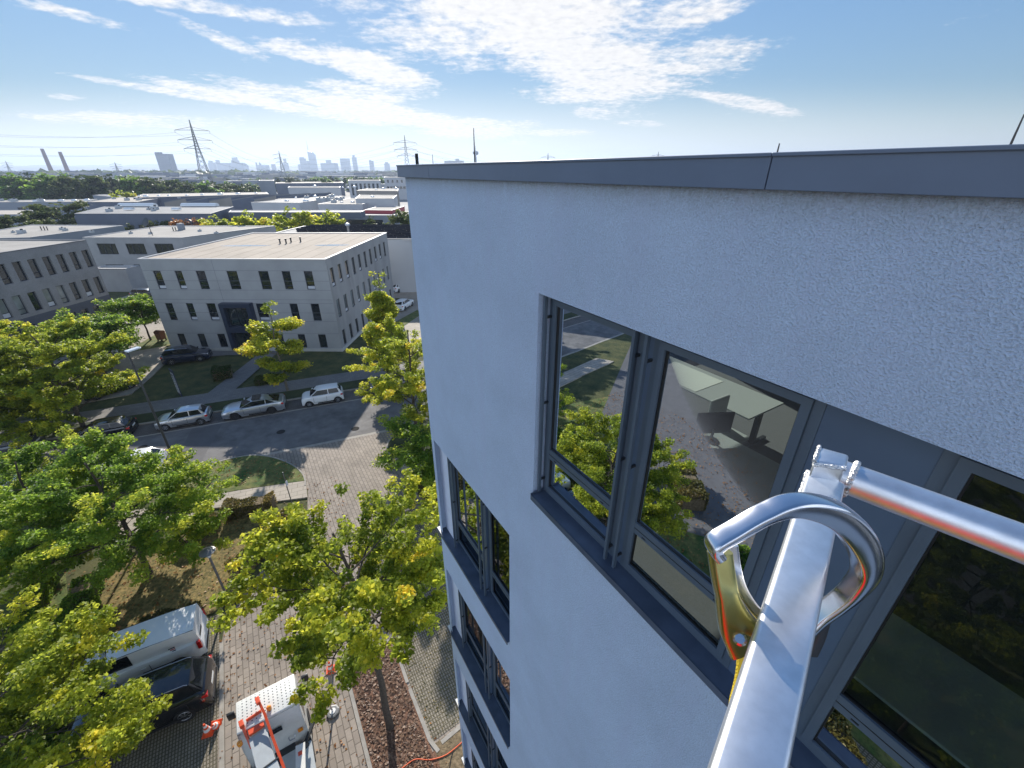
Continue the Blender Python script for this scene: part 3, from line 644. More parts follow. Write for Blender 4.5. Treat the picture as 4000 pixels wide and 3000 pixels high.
# lever tail under the rail on the right
swept([RZ(1010, 1150, .455), RZ(975, 1230, .46), RZ(945, 1330, .465), RZ(900, 1430, .47)], .012, .008, 'steel_dark', pn, 'release_lever')
mb = MB(); P_ = [RZ(475, 1385, .395), RZ(455, 1450, .40), RZ(445, 1540, .405), RZ(430, 1620, .41), RZ(405, 1720, .415), RZ(395, 1820, .42), RZ(380, 1960, .43)]
P_ = smooth_poly(P_, 5); vs = []
for i, p in enumerate(P_):
    q = (RZ(620, 1500, .42)-RZ(420, 1500, .41)).normalized()*(.032 if i > 4 else .02+.003*i)
    vs += [p, p+q, p+q+Vector((0, 0, -.003))+Vector((.0, .003, 0)), p+Vector((0, .003, -.003))]
fs = []
for i in range(len(P_)-1):
    for k in range(4): fs.append((i*4+k, i*4+(k+1) % 4, i*4+4+(k+1) % 4, i*4+4+k))
mb.add(vs, fs+[(3, 2, 1, 0)], 'webbing'); mb.build('webbing_strap', 'webbing', HK, smooth=40)

# ================================================================== GROUND
def xy(*p): return [Vector((a, b, 0)) for a, b in p]
g = MB(); g.quad([(-22000, -6000, -.02), (22000, -6000, -.02), (22000, 26000, -.02), (-22000, 26000, -.02)], 'town'); struct(g.build('ground', 'town'))
poly_area_sheet('grass', xy((-75, -40), (30, -40), (30, 140), (-150, 140), (-150, -40)), 0, 'grass')
def sheet(name, pts, z, m, th=0): return poly_area_sheet(name, pts, z, m, th)
sheet('street', [S(-90, 0), S(90, 0), S(90, 6.4), S(-90, 6.4)], .004, 'asphalt')
sheet('street_patch', [S(-3.2, .35), S(-1.4, .35), S(-.9, 6.2), S(-3.1, 6.2)], .008, 'asphalt_patch')
sheet('parking_lane', [S(-90, 6.55), S(90, 6.55), S(90, 8.6), S(-90, 8.6)], .004, 'paver_lane')
ribbon('gutter', [S(-90, 6.475), S(90, 6.475)], .15, 0, .012, 'kerb_stone')
ribbon('kerb', [S(-90, 8.67), S(90, 8.67)], .14, 0, .12, 'kerb_stone')
sheet('verge', [S(-90, 8.74), S(90, 8.74), S(90, 10.6), S(-90, 10.6)], .11, 'lawn', .2)
sheet('sidewalk', [S(-90, 10.6), S(90, 10.6), S(90, 13.0), S(-90, 13.0)], .115, 'sidewalk', .2)
ribbon('gutter', [S(-90, -.08), S(90, -.08)], .3, 0, .012, 'kerb_stone')
# road marks: seam line and parking-bay tick on the sunny side
ribbon('road_seam', [S(-3.0, .4), S(-2.6, 2.3)], .06, .004, .0125, 'kerb_stone')
for k, (a, b_) in enumerate(((-6, 4.6), (3.8, 3.0), (9.5, 1.2), (1.2, .35))):
    q = MB(); p = S(a, b_); q.lathe((p.x, p.y, .006), [(.33, 0), (.33, .006)], 'drain_iron', 20) if k < 3 else q.box((p.x, p.y, .010), (.5, .3, .012), 'drain_iron', Uv, Vv)
    tag(q.build('manhole_cover', 'drain_iron'), ['round drain cover in the road before the silver hatchback', 'round drain cover in the shaded road before the silver fastback', 'round drain cover in the road at the driveway mouth', 'small gully grate at the road edge by the lawn island'][k], 'drain cover')
# yard west of the central building
yard = xy((-36.5, 36.2), (-37.6, 40.5), (-39.2, 45.5), (-42.0, 48.0), (-43.0, 52.0), (-43.5, 72), (-46, 82), (-66, 82), (-66, 66), (-52.3, 56), (-52.9, 40), (-50, 33.5), (-44, 32.0))
sheet('yard_paving', yard, .09, 'yard', .2)
sheet('forecourt', xy((-38.8, 44.5), (-33.0, 45.9), (-27.5, 46.0), (-27.5, 47.0), (-41, 47.4)), .085, 'sidewalk')
sheet('front_path', [Vector(p) for p in ((-29.6, 47.2, 0), (-27.6, 47.2, 0), (-27.0, 36.0, 0), (-29.2, 35.2, 0))], .094, 'sidewalk')
sheet('yard_lawn', xy((-45.6, 46.5), (-41.2, 49.4), (-42.2, 56), (-46.5, 52.6)), .11, 'grass_dry', .2)
sheet('yard_verge', xy((-52.0, 39.2), (-43.5, 42.6), (-42.6, 41.5), (-50.4, 37.2)), .11, 'grass_dry', .2)
# yard east of the central building
sheet('east_yard', xy((-18.6, 52), (-15.6, 51), (-11.2, 45.8), (2, 52), (2, 110), (-26, 110), (-26, 71), (-18.6, 71)), .02, 'yard')
sheet('east_verge', xy((-17.6, 55), (-15.9, 52.8), (-13.4, 62.5), (-14.6, 64.0)), .06, 'grass_dry', .1)
# driveway with block paving
arcL = smooth_poly(xy((-21.9, 25.3), (-20.9, 25.95), (-19.6, 26.35), (-18.2, 26.2), (-16.9, 25.7), (-15.7, 25.0), (-14.8, 24.2), (-14.25, 23.4), (-14.05, 22.9)), 5)
left = arcL+xy((-13.75, 22.6), (-13.0, 20.8), (-12.75, 19.2), (-12.9, 17.9), (-13.45, 16.2), (-13.65, 14.4), (-13.4, 12.6), (-12.85, 11.5), (-10.6, 7.6), (-6.4, .6), (-2, -7))
islR = smooth_poly(xy((-7.9, 31.3), (-8.8, 30.4), (-9.5, 29.2), (-9.75, 28.0), (-9.5, 27.0), (-9.0, 26.1)), 5)
right = xy((4.5, -7), (4.5, 22), (-3.5, 20.4), (-5.0, 21.4), (-6.2, 22.7), (-7.6, 24.1), (-8.5, 25.7))+list(reversed(islR))
def st_b(p): return (Vector((p[0], p[1], 0))-O_).dot(Vv)/Vv.length_squared
def st_a(p): return (Vector((p[0], p[1], 0))-O_).dot(Uv)/Uv.length_squared
left = [p for p in left if st_b(p) < -.12]; right = [p for p in right if st_b(p) < -.12]
sheet('driveway', left+right+[S(st_a(right[-1]), -.1), S(st_a(left[0]), -.1)], .010, 'paver')
# left island with kerb, slab path, right island
isl = arcL+xy((-14.25, 23.9-.2),)
sheet('island', [p for p in arcL if p.y > 23.45]+xy((-14.2, 23.45), (-15.8, 23.1), (-18.3, 22.45), (-21.2, 21.5), (-23.2, 22.6), (-22.5, 24.6)), .10, 'grass_dry', .2)
ribbon('kerb', arcL, .10, 0, .115, 'kerb_stone')
sheet('slab_path', xy((-14.2, 23.4), (-15.8, 23.05), (-18.3, 22.4), (-21.2, 21.45), (-40, 14.6), (-40, 12.6), (-30.5, 16.0), (-27.4, 16.6), (-25.4, 17.2), (-21.5, 19.0), (-18.9, 20.75), (-17.3, 20.95), (-15.1, 21.4), (-13.4, 21.75)), .095, 'slab', .2)
sheet('island', islR+xy((-7.6, 26.3), (-5.6, 27.6), (-1, 29.7), (-1, 34), (-7.9, 31.3)), .10, 'lawn', .2)
ribbon('kerb', islR, .13, 0, .115, 'kerb_stone')
sheet('slab_path', xy((-9.0, 26.05), (-8.4, 25.4), (-7.6, 24.1), (-5.6, 25.2), (3, 29), (3, 31.2), (-5.6, 27.5), (-7.6, 26.2)), .03, 'slab')
sheet('lawn_patch', xy((-7.5, 24.0), (-6.2, 22.7), (-5.0, 21.4), (-3.5, 20.4), (3, 22), (3, 28.9), (-5.6, 25.1)), .06, 'grass_dry', .1)
# bays beside the driveway: kerb strip and grid pavers
ribbon('kerb', [W(-4.92, 17.3), W(-4.92, -6)], .16, 0, .03, 'kerb_stone')
sheet('parking_bays', [W(-5.0, 19.0), W(-5.0, -6), W(-10.2, -6), W(-10.2, 19.0)], .006, 'grid_paver')
sheet('lawn_patch', [W(-10.25, 19.0), W(-10.25, -8), W(-30, -8), W(-30, 24), W(-18, 26.5), W(-12, 26)], .012, 'grass_dry')
sheet('planting_bed', [W(-5.2, 19.2), W(-10.2, 19.0), W(-12.6, 22.4), W(-9, 25.4), W(-4.5, 26.9), W(-2.2, 25.9), W(-1.7, 23.3), W(-3.6, 20.8)], .05, 'ground_cover', .1)
sheet('car_park', xy((-17, 3), (-27, 10.5), (-70, 14), (-70, -30), (-17, -30)), .022, 'asphalt_patch')
# bed beside the building
ribbon('kerb', [W(-.38, -6), W(-.38, 13.0), W(1.75, 13.4), W(1.72, 11.2)], .14, 0, .05, 'kerb_stone')
ribbon('kerb', [W(1.72, 10.9), W(1.76, 8.8), W(1.9, 8.3)], .14, 0, .05, 'kerb_stone')
ribbon('kerb', [W(2.1, 8.5), W(3.1, 8.62)], .15, 0, .05, 'kerb_stone')
sheet('mulch_bed', [W(-.3, -6), W(-.3, 12.95), W(1.66, 13.32), W(1.70, 8.4), W(2.5, 8.4), W(2.5, -6)], .035, 'mulch', .05)
sheet('grid_paving', [W(1.8, 21), W(1.8, 8.7), W(6, 8.9), W(9, 21)], .02, 'grid_paver')
sheet('soil_strip', [W(1.8, 8.6), W(6, 8.7), W(6, 7.25), W(2.45, 7.25), W(2.45, 5.5), W(1.72, 5.5)], .038, 'soil', .05)
# far hills: long low ridges
def ridge(Y, h, seed, m='hill', x0=-9000, x1=5000, base=0):
    rr = random.Random(seed); mb = MB(); n = 160; vs = []
    ph = [rr.uniform(0, 6) for _ in range(6)]
    for i in range(n+1):
        x = x0+(x1-x0)*i/n; z = h*(.78+.10*math.sin(x/900+ph[0])+.06*math.sin(x/370+ph[1])+.04*math.sin(x/130+ph[2])+.02*rr.uniform(-1, 1))
        vs += [(x, Y-700, base), (x, Y, z), (x, Y+900, base)]
    fs = []
    for i in range(n): a = i*3; fs += [(a, a+3, a+4, a+1), (a+1, a+4, a+5, a+2)]
    mb.add(vs, fs, m); return struct(mb.build('hills', m, smooth=60))
ridge(7600, 128, 3); ridge(6000, 80, 9)

# ================================================================== TREES
def leaf_mesh(name, pts, tint, size, seed, mname, up=.55):
    rg = np.random.default_rng(seed); n = len(pts)
    nrm = rg.normal(size=(n, 3)); nrm[:, 2] = np.abs(nrm[:, 2])+up; nrm /= np.linalg.norm(nrm, axis=1, keepdims=True)
    a = rg.normal(size=(n, 3)); a -= nrm*np.sum(a*nrm, 1, keepdims=True); a /= np.linalg.norm(a, axis=1, keepdims=True)
    b = np.cross(nrm, a); sz = size*rg.uniform(.6, 1.25, (n, 1))
    a = a*sz*.62; b = b*sz*.46; fold = nrm*sz*.16
    V = np.stack([pts-a, pts+b+fold-a*.15, pts+a, pts-b+fold-a*.15], 1).reshape(-1, 3)
    me = bpy.data.meshes.new(name); me.vertices.add(4*n); me.vertices.foreach_set('co', V.ravel())
    me.loops.add(4*n); me.loops.foreach_set('vertex_index', np.arange(4*n)); me.polygons.add(n)
    me.polygons.foreach_set('loop_start', np.arange(0, 4*n, 4)); me.polygons.foreach_set('loop_total', np.full(n, 4))
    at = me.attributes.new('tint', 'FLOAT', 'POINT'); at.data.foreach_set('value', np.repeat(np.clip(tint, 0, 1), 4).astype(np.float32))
    me.materials.append(M[mname]); me.update(); me.validate(); return me
def tree_proto(seed, h, r, th, nleaf, lsize, shape='round', lmat='leaf_yellow', bmat='bark', tint=.55, nl=13, trunk_r=.13, clump=.34, yellow_tips=.25, openness=.5, name='tree'):
    """returns (trunk mesh, crown mesh); trunk, limbs and twigs carry leaf clumps at their ends"""
    rr = random.Random(seed); rg = np.random.default_rng(seed); mb = MB(); cl = []
    top = h*(.93 if shape != 'cone' else .98)
    tp = [Vector((0, 0, 0))]; k = 7
    for i in range(1, k+1): tp.append(Vector((rr.uniform(-.12, .12)*i/3, rr.uniform(-.12, .12)*i/3, top*i/k)))
    tp2 = smooth_poly(tp, 3); L = len(tp2)
    mb.tube(tp2, [trunk_r*(1-.86*(i/L)**.8)+.01 for i in range(L)], bmat, 8)
    def env(z):   # crown radius at height z
        t = (z-th)/(h-th)
        if t < 0 or t > 1: return .15*r
        if shape == 'cone': return r*(min(1, t/.16))**.6*(1-t)**.75*1.12
        if shape == 'ball': return r*math.sqrt(max(.05, 1-(2*t-1)**2))
        if shape == 'flat': return r*math.sqrt(max(.05, 1-(1.6*t-.5)**2))
        return r*(max(0.02, math.sin(math.pi*min(1, t*.92+.10))))**.55
    for i in range(nl):
        t = (i+.3)/nl; z0 = th*.92+(h-th)*(t**1.1)*.80; a = i*2.399+rr.uniform(-.35, .35)
        rise = rr.uniform(.25, .75)*(1+t*.8); ln = env(min(h*.97, z0+(h-z0)*.25))*rr.uniform(.75, 1.12)
        b = tp2[min(L-1, int(z0/top*(L-1)))]; d = Vector((math.cos(a), math.sin(a), 0))
        pts = [b]; m_ = 5
        for q in range(1, m_+1):
            f = q/m_; pts.append(b+d*ln*f+Vector((rr.uniform(-.12, .12), rr.uniform(-.12, .12), 1))*0+Vector((rr.uniform(-.13, .13)*ln*.4, rr.uniform(-.13, .13)*ln*.4, ln*rise*(f**.9)*.55-(.10*ln*f*f if shape != 'cone' else 0))))
        pts = smooth_poly(pts, 2); n_ = len(pts); r0 = trunk_r*.42*(1-t*.55)
        mb.tube(pts, [max(.008, r0*(1-.85*j/n_)) for j in range(n_)], bmat, 5)
        for sidx in range(3, n_, 1):
            for sgn in ((-1, 1) if sidx < n_-1 else (0,)):
                if rr.random() < .12: continue
                p = pts[sidx]; f = sidx/n_
                aa = a+sgn*rr.uniform(.5, 1.15); d2 = Vector((math.cos(aa), math.sin(aa), rr.uniform(.0, .65))).normalized()
                l2 = ln*(.22+.30*(1-abs(f-.55)))*rr.uniform(.6, 1.2)
                p2 = p+d2*l2*.5+Vector((0, 0, rr.uniform(-.05, .1))); p3 = p+d2*l2+Vector((0, 0, rr.uniform(-.1, .15)*l2))
                mb.tube([p, p2, p3], [max(.006, r0*.35), .008, .004], bmat, 4, caps=False)
                for q in (.45, .75, 1.0):
                    c = p.lerp(p3, q); cl.append((c, clump*rr.uniform(.6, 1.25), f))
    # leader twigs
    for i in range(6):
        c = Vector((rr.gauss(0, .16)*r, rr.gauss(0, .16)*r, h*rr.uniform(.86, 1.0))); cl.append((c, clump*.9, 1))
    n = len(cl); C_ = np.array([c[0] for c in cl]); Rr = np.array([c[1] for c in cl])
    wgt = Rr**2; wgt /= wgt.sum(); idx = rg.choice(n, nleaf, p=wgt)
    off = rg.normal(size=(nleaf, 3)); off /= (np.linalg.norm(off, axis=1, keepdims=True)+1e-6); off *= rg.uniform(.15, 1.0, (nleaf, 1))**.6; off[:, 2] *= .62
    P = C_[idx]+off*Rr[idx][:, None]*1.15
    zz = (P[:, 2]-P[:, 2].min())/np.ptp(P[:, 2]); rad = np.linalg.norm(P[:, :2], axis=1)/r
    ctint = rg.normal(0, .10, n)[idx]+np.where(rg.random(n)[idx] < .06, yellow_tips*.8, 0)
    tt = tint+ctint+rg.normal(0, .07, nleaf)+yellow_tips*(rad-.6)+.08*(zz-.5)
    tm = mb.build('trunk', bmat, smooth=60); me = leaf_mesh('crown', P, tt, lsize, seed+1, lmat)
    t_me = tm.data; bpy.data.objects.remove(tm); return t_me, me
def plant_tree(proto, label, loc, rz=0, s=1.0, cat='tree', grp=None, name='tree', sz=None):
    t = thing(name, label, cat, loc, rz, grp); t.scale = (s, s, sz or s)
    for nm, me in (('trunk', proto[0]), ('crown', proto[1])):
        o = bpy.data.objects.new(nm, me); COL.objects.link(o); o.parent = t
    return t
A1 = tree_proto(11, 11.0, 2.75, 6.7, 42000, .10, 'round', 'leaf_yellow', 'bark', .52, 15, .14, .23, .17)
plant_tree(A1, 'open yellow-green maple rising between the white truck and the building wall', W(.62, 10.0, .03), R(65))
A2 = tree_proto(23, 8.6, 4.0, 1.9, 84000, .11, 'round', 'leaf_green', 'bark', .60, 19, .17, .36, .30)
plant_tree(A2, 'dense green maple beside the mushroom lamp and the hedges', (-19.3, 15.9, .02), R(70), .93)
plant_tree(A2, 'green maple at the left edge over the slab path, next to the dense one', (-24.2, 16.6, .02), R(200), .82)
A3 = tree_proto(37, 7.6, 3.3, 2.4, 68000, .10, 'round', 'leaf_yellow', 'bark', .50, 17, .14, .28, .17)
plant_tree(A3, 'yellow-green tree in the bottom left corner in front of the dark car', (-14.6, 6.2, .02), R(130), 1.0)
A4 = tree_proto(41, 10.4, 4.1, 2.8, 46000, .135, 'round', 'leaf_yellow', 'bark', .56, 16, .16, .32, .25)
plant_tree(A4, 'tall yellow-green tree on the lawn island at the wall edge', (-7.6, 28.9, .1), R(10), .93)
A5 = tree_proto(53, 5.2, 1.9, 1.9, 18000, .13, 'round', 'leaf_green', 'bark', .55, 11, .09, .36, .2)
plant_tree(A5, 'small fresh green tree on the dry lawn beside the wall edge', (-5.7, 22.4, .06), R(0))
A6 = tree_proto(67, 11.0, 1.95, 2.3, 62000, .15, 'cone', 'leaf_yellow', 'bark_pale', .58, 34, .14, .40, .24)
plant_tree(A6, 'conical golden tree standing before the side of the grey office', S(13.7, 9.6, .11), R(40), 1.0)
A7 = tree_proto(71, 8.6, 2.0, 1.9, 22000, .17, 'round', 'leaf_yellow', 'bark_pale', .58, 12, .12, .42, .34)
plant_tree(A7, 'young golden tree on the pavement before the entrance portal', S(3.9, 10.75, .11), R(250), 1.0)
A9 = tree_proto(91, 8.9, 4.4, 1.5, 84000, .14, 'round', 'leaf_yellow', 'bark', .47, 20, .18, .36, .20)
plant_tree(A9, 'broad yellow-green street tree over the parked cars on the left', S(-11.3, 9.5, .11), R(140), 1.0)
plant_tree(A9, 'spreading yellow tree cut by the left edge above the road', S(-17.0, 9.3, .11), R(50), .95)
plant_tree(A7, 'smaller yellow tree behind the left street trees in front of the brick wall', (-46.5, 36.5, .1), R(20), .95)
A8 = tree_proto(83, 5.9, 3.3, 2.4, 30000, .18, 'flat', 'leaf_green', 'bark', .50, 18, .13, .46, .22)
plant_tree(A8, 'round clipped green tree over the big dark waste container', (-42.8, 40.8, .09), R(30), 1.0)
plant_tree(A8, 'round clipped green tree next to the brown bin', (-45.6, 50.8, .11), R(120), .92)
# trees seen only in the window reflections, west of the lens
for i, (x, y, pr, sc) in enumerate(((-14.5, -8.5, A3, 1.0), (-20, -13, A3, 1.0), (-10, -6.5, A5, .9))):
    plant_tree(pr, ['green tree mirrored in the pane at the right edge', 'farther tree mirrored in the pane at the right edge', 'low tree mirrored in the lower right pane'][i], (x, y, .01), i*1.3, sc)

# hedges
def hedge(name, path, wd, h, label, m='leaf_hedge', grp=None, cat='hedge', dens=900, tint=.5, ls=.09, zb=.04, seed=5):
    path = [Vector((p[0], p[1], 0)) for p in path]; rg = np.random.default_rng(seed); P = []
    for a, b in zip(path[:-1], path[1:]):
        L = (b-a).length; n = int(dens*L*(wd+h)); d = (b-a)/L; sdv = Vector((-d.y, d.x, 0))
        for _ in range(n):
            t = rg.uniform(-.05, L+.05); k = rg.uniform(0, 1)
            bump = 1+.10*math.sin(t*2.1+a.x)+.07*math.sin(t*5.3)
            if k < wd/(wd+2*h): u = rg.uniform(-wd/2, wd/2); z = h*bump-rg.uniform(0, .09)
            else: u = rg.choice([-1, 1])*(wd/2*bump-rg.uniform(0, .08)); z = rg.uniform(.03, h*bump)
            q = a+d*t+sdv*u; P.append((q.x, q.y, z+zb))
    P = np.array(P); tt = tint+rg.normal(0, .12, len(P))+.12*np.sin(P[:, 0]*1.7+P[:, 1])
    me = leaf_mesh('foliage', P, tt, ls, seed, m, up=.2)
    core = MB(); t = thing(name, label, cat, (0, 0, 0), 0, grp)
    for a, b in zip(path[:-1], path[1:]):
        d = (b-a).normalized(); core.box((a+b)/2+Vector((0, 0, zb+h*.44)), ((b-a).length, wd*.84, h*.88), 'soil', d, Vector((-d.y, d.x, 0)))
    core.build('branches', 'bark', t); o = bpy.data.objects.new('foliage', me); COL.objects.link(o); o.parent = t
    return t
hedge('hedge', xy((-17.6, 20.0), (-15.0, 20.75)), .85, .95, 'short clipped ochre hedge along the slab path behind the sign post', tint=.68)
hedge('hedge', xy((-13.4, 19.9), (-13.5, 18.3), (-14.1, 16.9), (-14.5, 15.6)), .8, .9, 'clipped ochre hedge following the edge of the block paving', tint=.66, seed=6)
hedge('hedge', xy((-17.9, 19.5), (-18.6, 17.6)), .8, .8, 'ochre hedge under the dense maple', tint=.5, seed=7)
hedge('hedge', [W(-5.7, 19.3), W(-8.0, 19.6)], .7, .7, 'low hedge at the foot of the mushroom lamp beside the white van', tint=.5, seed=8)
hedge('hedge', [W(-10.5, 24.0), W(-10.55, 12.5)], 1.0, 1.0, 'long green hedge behind the parking bays', 'leaf_green', tint=.55, seed=9)
hedge('hedge', [W(-12.6, 25.6), W(-12.2, 13.0)], .9, .9, 'second green hedge bordering the lawn behind the long one', 'leaf_green', tint=.55, seed=10)
hedge('shrub', [G(1668, 1915), G(1735, 1965)], 1.3, 1.1, 'ochre shrub on the dry lawn beside the building edge', tint=.6, cat='shrub', seed=11)
hedge('shrub', xy((-30.6, 39.6), (-29.2, 40.4)), 1.6, 1.0, 'dark round shrub on the shaded front lawn', 'leaf_dark', cat='shrub', tint=.4, seed=12, dens=400, ls=.12)
hedge('shrub', xy((-25.6, 38.3), (-23.4, 39.2)), 1.1, .7, 'grey-green shrubs under the young golden tree', 'leaf_dark', cat='shrub', tint=.7, seed=13, dens=500, ls=.12)
hedge('shrub', xy((-53.0, 66.6), (-48.4, 66.6)), 1.4, 1.2, 'hedge in the yard between the dark car and the white van', 'leaf_dark', cat='shrub', tint=.8, seed=14, dens=260, ls=.2)
hedge('shrub', [W(.5, 6.6), W(.8, 6.9)], .6, .5, 'little green plant in the bark mulch', 'leaf_green', cat='shrub', tint=.8, seed=15)
for i, (x, y, l_, m_) in enumerate(((-8, -.5, 1.5, 'leaf_orange'), (-11, 1.5, 2.4, 'leaf_hedge'), (-14, -1, 2, 'leaf_green'), (-19, 2, 3, 'leaf_hedge'), (-7, -4, 2.2, 'leaf_hedge'))):
    hedge('shrub', xy((x, y), (x-l_, y+l_*.4)), 1.6, 1.1, ['orange shrub', 'ochre shrub', 'green shrub', 'long ochre shrub', 'round ochre shrub'][i]+' reflected in the office windows', m_, cat='shrub', tint=.6, seed=20+i, dens=330, ls=.14)
# dead shrub and fallen leaves
def scatter(name, label, poly_pts, n, seed, size, m='leaf_orange', z=.05):
    rg = np.random.default_rng(seed); P = []; q = [Vector(p) for p in poly_pts]
    x0 = min(p.x for p in q); x1 = max(p.x for p in q); y0 = min(p.y for p in q); y1 = max(p.y for p in q)
    def inside(x, y):
        c = False; j = len(q)-1
        for i in range(len(q)):
            if (q[i].y > y) != (q[j].y > y) and x < (q[j].x-q[i].x)*(y-q[i].y)/(q[j].y-q[i].y)+q[i].x: c = not c
            j = i
        return c
    while len(P) < n:
        x, y = rg.uniform(x0, x1), rg.uniform(y0, y1)
        if inside(x, y): P.append((x, y, z+rg.uniform(0, .02)))
    me = leaf_mesh('fallen_leaves', np.array(P), rg.uniform(.2, 1, n), size, seed, m, up=2.5)
    o = bpy.data.objects.new(name, me); COL.objects.link(o); o['kind'] = 'stuff'; o['label'] = label; o['category'] = 'leaves'; return o
scatter('fallen_leaves', 'fallen leaves strewn over the paving, lawns and beds', [W(-5, 4), W(-5, 27), W(2, 27), W(2, 4)], 1500, 3, .085, 'leaf_orange', .02)
scatter('fallen_leaves', 'fallen leaves on the lawn behind the parking bays', [W(-5.3, 19), W(-3, 26), W(-24, 26), W(-24, 6), W(-10.5, 6), W(-10.5, 19)], 3500, 4, .10, 'leaf_orange', .07)
scatter('fallen_leaves', 'fallen leaves on the lawn island and slab path', xy((-23, 22), (-14.2, 23.8), (-15, 25), (-18, 26.2), (-20.9, 25.9)), 350, 5, .09, 'leaf_orange', .105)
scatter('bark_chips', 'loose bark chips lying in the mulch bed', [W(-.25, 3), W(-.25, 12.9), W(1.6, 13.2), W(1.6, 8.4), W(2.4, 3)], 7000, 6, .10, 'bark_chip', .035)
scatter('grass_tufts', 'short grass and clover tufts growing between the grid pavers', [W(1.85, 20), W(1.85, 8.8), W(5.8, 9), W(7, 20)], 3500, 7, .05, 'leaf_hedge', .02)

# ================================================================== VEHICLES
KIND = dict(  # L, W, H, hood z, belt z, x positions from the middle (front +): windscreen base, roof front, roof rear, rear glass base; deck z; wheel R; front/rear axle
    hatch=(3.82, 1.65, 1.44, .86, .92, .95, .25, -1.35, -1.72, .98, .29, 1.22, -1.27),
    city=(3.55, 1.65, 1.50, .92, .96, 1.05, .42, -1.38, -1.66, 1.0, .29, 1.20, -1.22),
    fastback=(4.86, 1.87, 1.44, .86, .94, 1.05, .10, -1.15, -2.10, 1.04, .34, 1.48, -1.36),
    suv=(4.50, 1.85, 1.66, 1.0, 1.06, 1.15, .45, -1.75, -2.10, 1.12, .36, 1.36, -1.32),
    compact=(4.25, 1.78, 1.47, .90, .95, 1.05, .30, -1.45, -1.95, 1.02, .31, 1.33, -1.28),
    wagon=(4.60, 1.78, 1.48, .88, .95, 1.10, .30, -1.80, -2.16, 1.0, .31, 1.38, -1.30),
    van=(4.40, 1.83, 1.86, 1.06, 1.12, 1.42, .82, -2.10, -2.17, 1.15, .33, 1.40, -1.30),
    pickup=(4.60, 1.75, 1.55, .92, .98, 1.15, .50, -.35, -.62, 1.0, .32, 1.42, -1.38))
def car(name, kind, paint, label, loc_, heading, cat='car', grp=None, dark_rim=False, glass_roof=False, roof_rails=False, rear_panels=False):
    L, Wd, H, hz, bz, xwb, xrf, xrr, xrb, dz, Rw, fa, ra = KIND[kind]
    t = thing(name, label, cat, loc_, heading, grp); w = Wd/2; zb = .19
    n = 44; mb = MB(); sec = []
    def top(x):
        if x > xwb: f = (L/2-x)/(L/2-xwb); return hz-.20+.20*min(1, f*2.2)**.5*1.0+(bz-hz)*f
        if x < xrb:
            f = (x+L/2)/max(.05, (xrb+L/2)); return dz-.12+.12*min(1, f*2)**.5
        f = (xwb-x)/(xwb-xrb); return bz+(dz-bz)*f
    for i in range(n+1):
        x = L/2-L*i/n; e = abs(x)/(L/2); ww = w*(1-.17*max(0, (e-.78)/.22)**2.2); arch = zb
        for ax in (fa, ra):
            d2 = (Rw+.055)**2-(x-ax)**2
            if d2 > 0: arch = max(arch, Rw+math.sqrt(d2))
        z1 = arch; z2 = max(.36, arch+.01); z3 = max(.60, arch+.03); zt = top(x)
        if i in (0, n): z2 = .40; zt = max(zt-.07, .7)
        row = [(ww*.90, z1), (ww*.985, z2), (ww, z3), (ww*.985, zt-.13), (ww*.93, zt-.03), (ww*.84, zt), (ww*.40, zt+.025), (0, zt+.03)]
        sec.append([(x, y, z) for y, z in row]+[(x, -y, z) for y, z in reversed(row[:-1])])
    K = len(sec[0]); vs = [v for r_ in sec for v in r_]
    fs = [(i*K+k, i*K+k+1, (i+1)*K+k+1, (i+1)*K+k) for i in range(n) for k in range(K-1)]
    fs += [tuple(range(K)), tuple(reversed([n*K+k for k in range(K)]))]
    mb.add(vs, fs, paint); ub = MB(); ub.span((-L/2+.1, -w*.86, .16), (L/2-.1, w*.86, .24), 'trim_black')
    # roof and pillars
    def ring(x, z, hw): return [(x, -hw, z), (x, hw, z)]
    g0 = .84*w; g1 = .66*w if kind != 'van' else .80*w; rc = .045
    bb = {}
    xb = [xwb, xrb]; A = MB(); nx = 7
    base = [Vector((xwb, 0, bz-.03)), Vector((xrb, 0, dz-.03))]
    roofz = lambda f: H-.05*(2*f-1)**2*(1.3 if kind in ('fastback',) else .7)-(.06*f if kind == 'fastback' else 0)
    R0 = []; 
    for i in range(nx):
        f = i/(nx-1); x = xrf+(xrr-xrf)*f; z = roofz(f)
        R0.append([(x, y*g1, z-rc*abs(y)**2.2) for y in (-1, -.6, 0, .6, 1)])
    vs = [v for r_ in R0 for v in r_]; fs = [(i*5+k, i*5+k+1, (i+1)*5+k+1, (i+1)*5+k) for i in range(nx-1) for k in range(4)]
    o_ = len(vs); vs += [(xwb, -g0*.94, bz-.02), (xwb, g0*.94, bz-.02), (xrb, -g0*.94, dz-.02), (xrb, g0*.94, dz-.02)]
    fs += [(0, 1, 2, 3, 4, o_+1, o_), tuple([(nx-1)*5+k for k in range(4, -1, -1)]+[o_+2, o_+3]), tuple([i*5 for i in range(nx)]+[o_+2, o_]), tuple([i*5+4 for i in range(nx-1, -1, -1)]+[o_+1, o_+3])]
    mb.add(vs, fs, paint); body = mb.build('body', paint, t, smooth=38); ub.build('underbody', 'trim_black', t)
    def glassq(nm, pts, shrink=.10, off=.008, m='car_glass'):
        P = [Vector(p) for p in pts]; c = sum(P, Vector())/len(P); nr = (P[1]-P[0]).cross(P[2]-P[1]).normalized()
        if nr.dot(c-Vector((0, 0, .8))) < 0: nr = -nr
        q = MB(); q.quad([p.lerp(c, shrink)+nr*off for p in P], m); return q.build(nm, m, t)
    glassq('windshield', [(xwb, -g0*.94, bz), (xwb, g0*.94, bz), (xrf, g1, roofz(0)-rc), (xrf, -g1, roofz(0)-rc)], .09, .012)
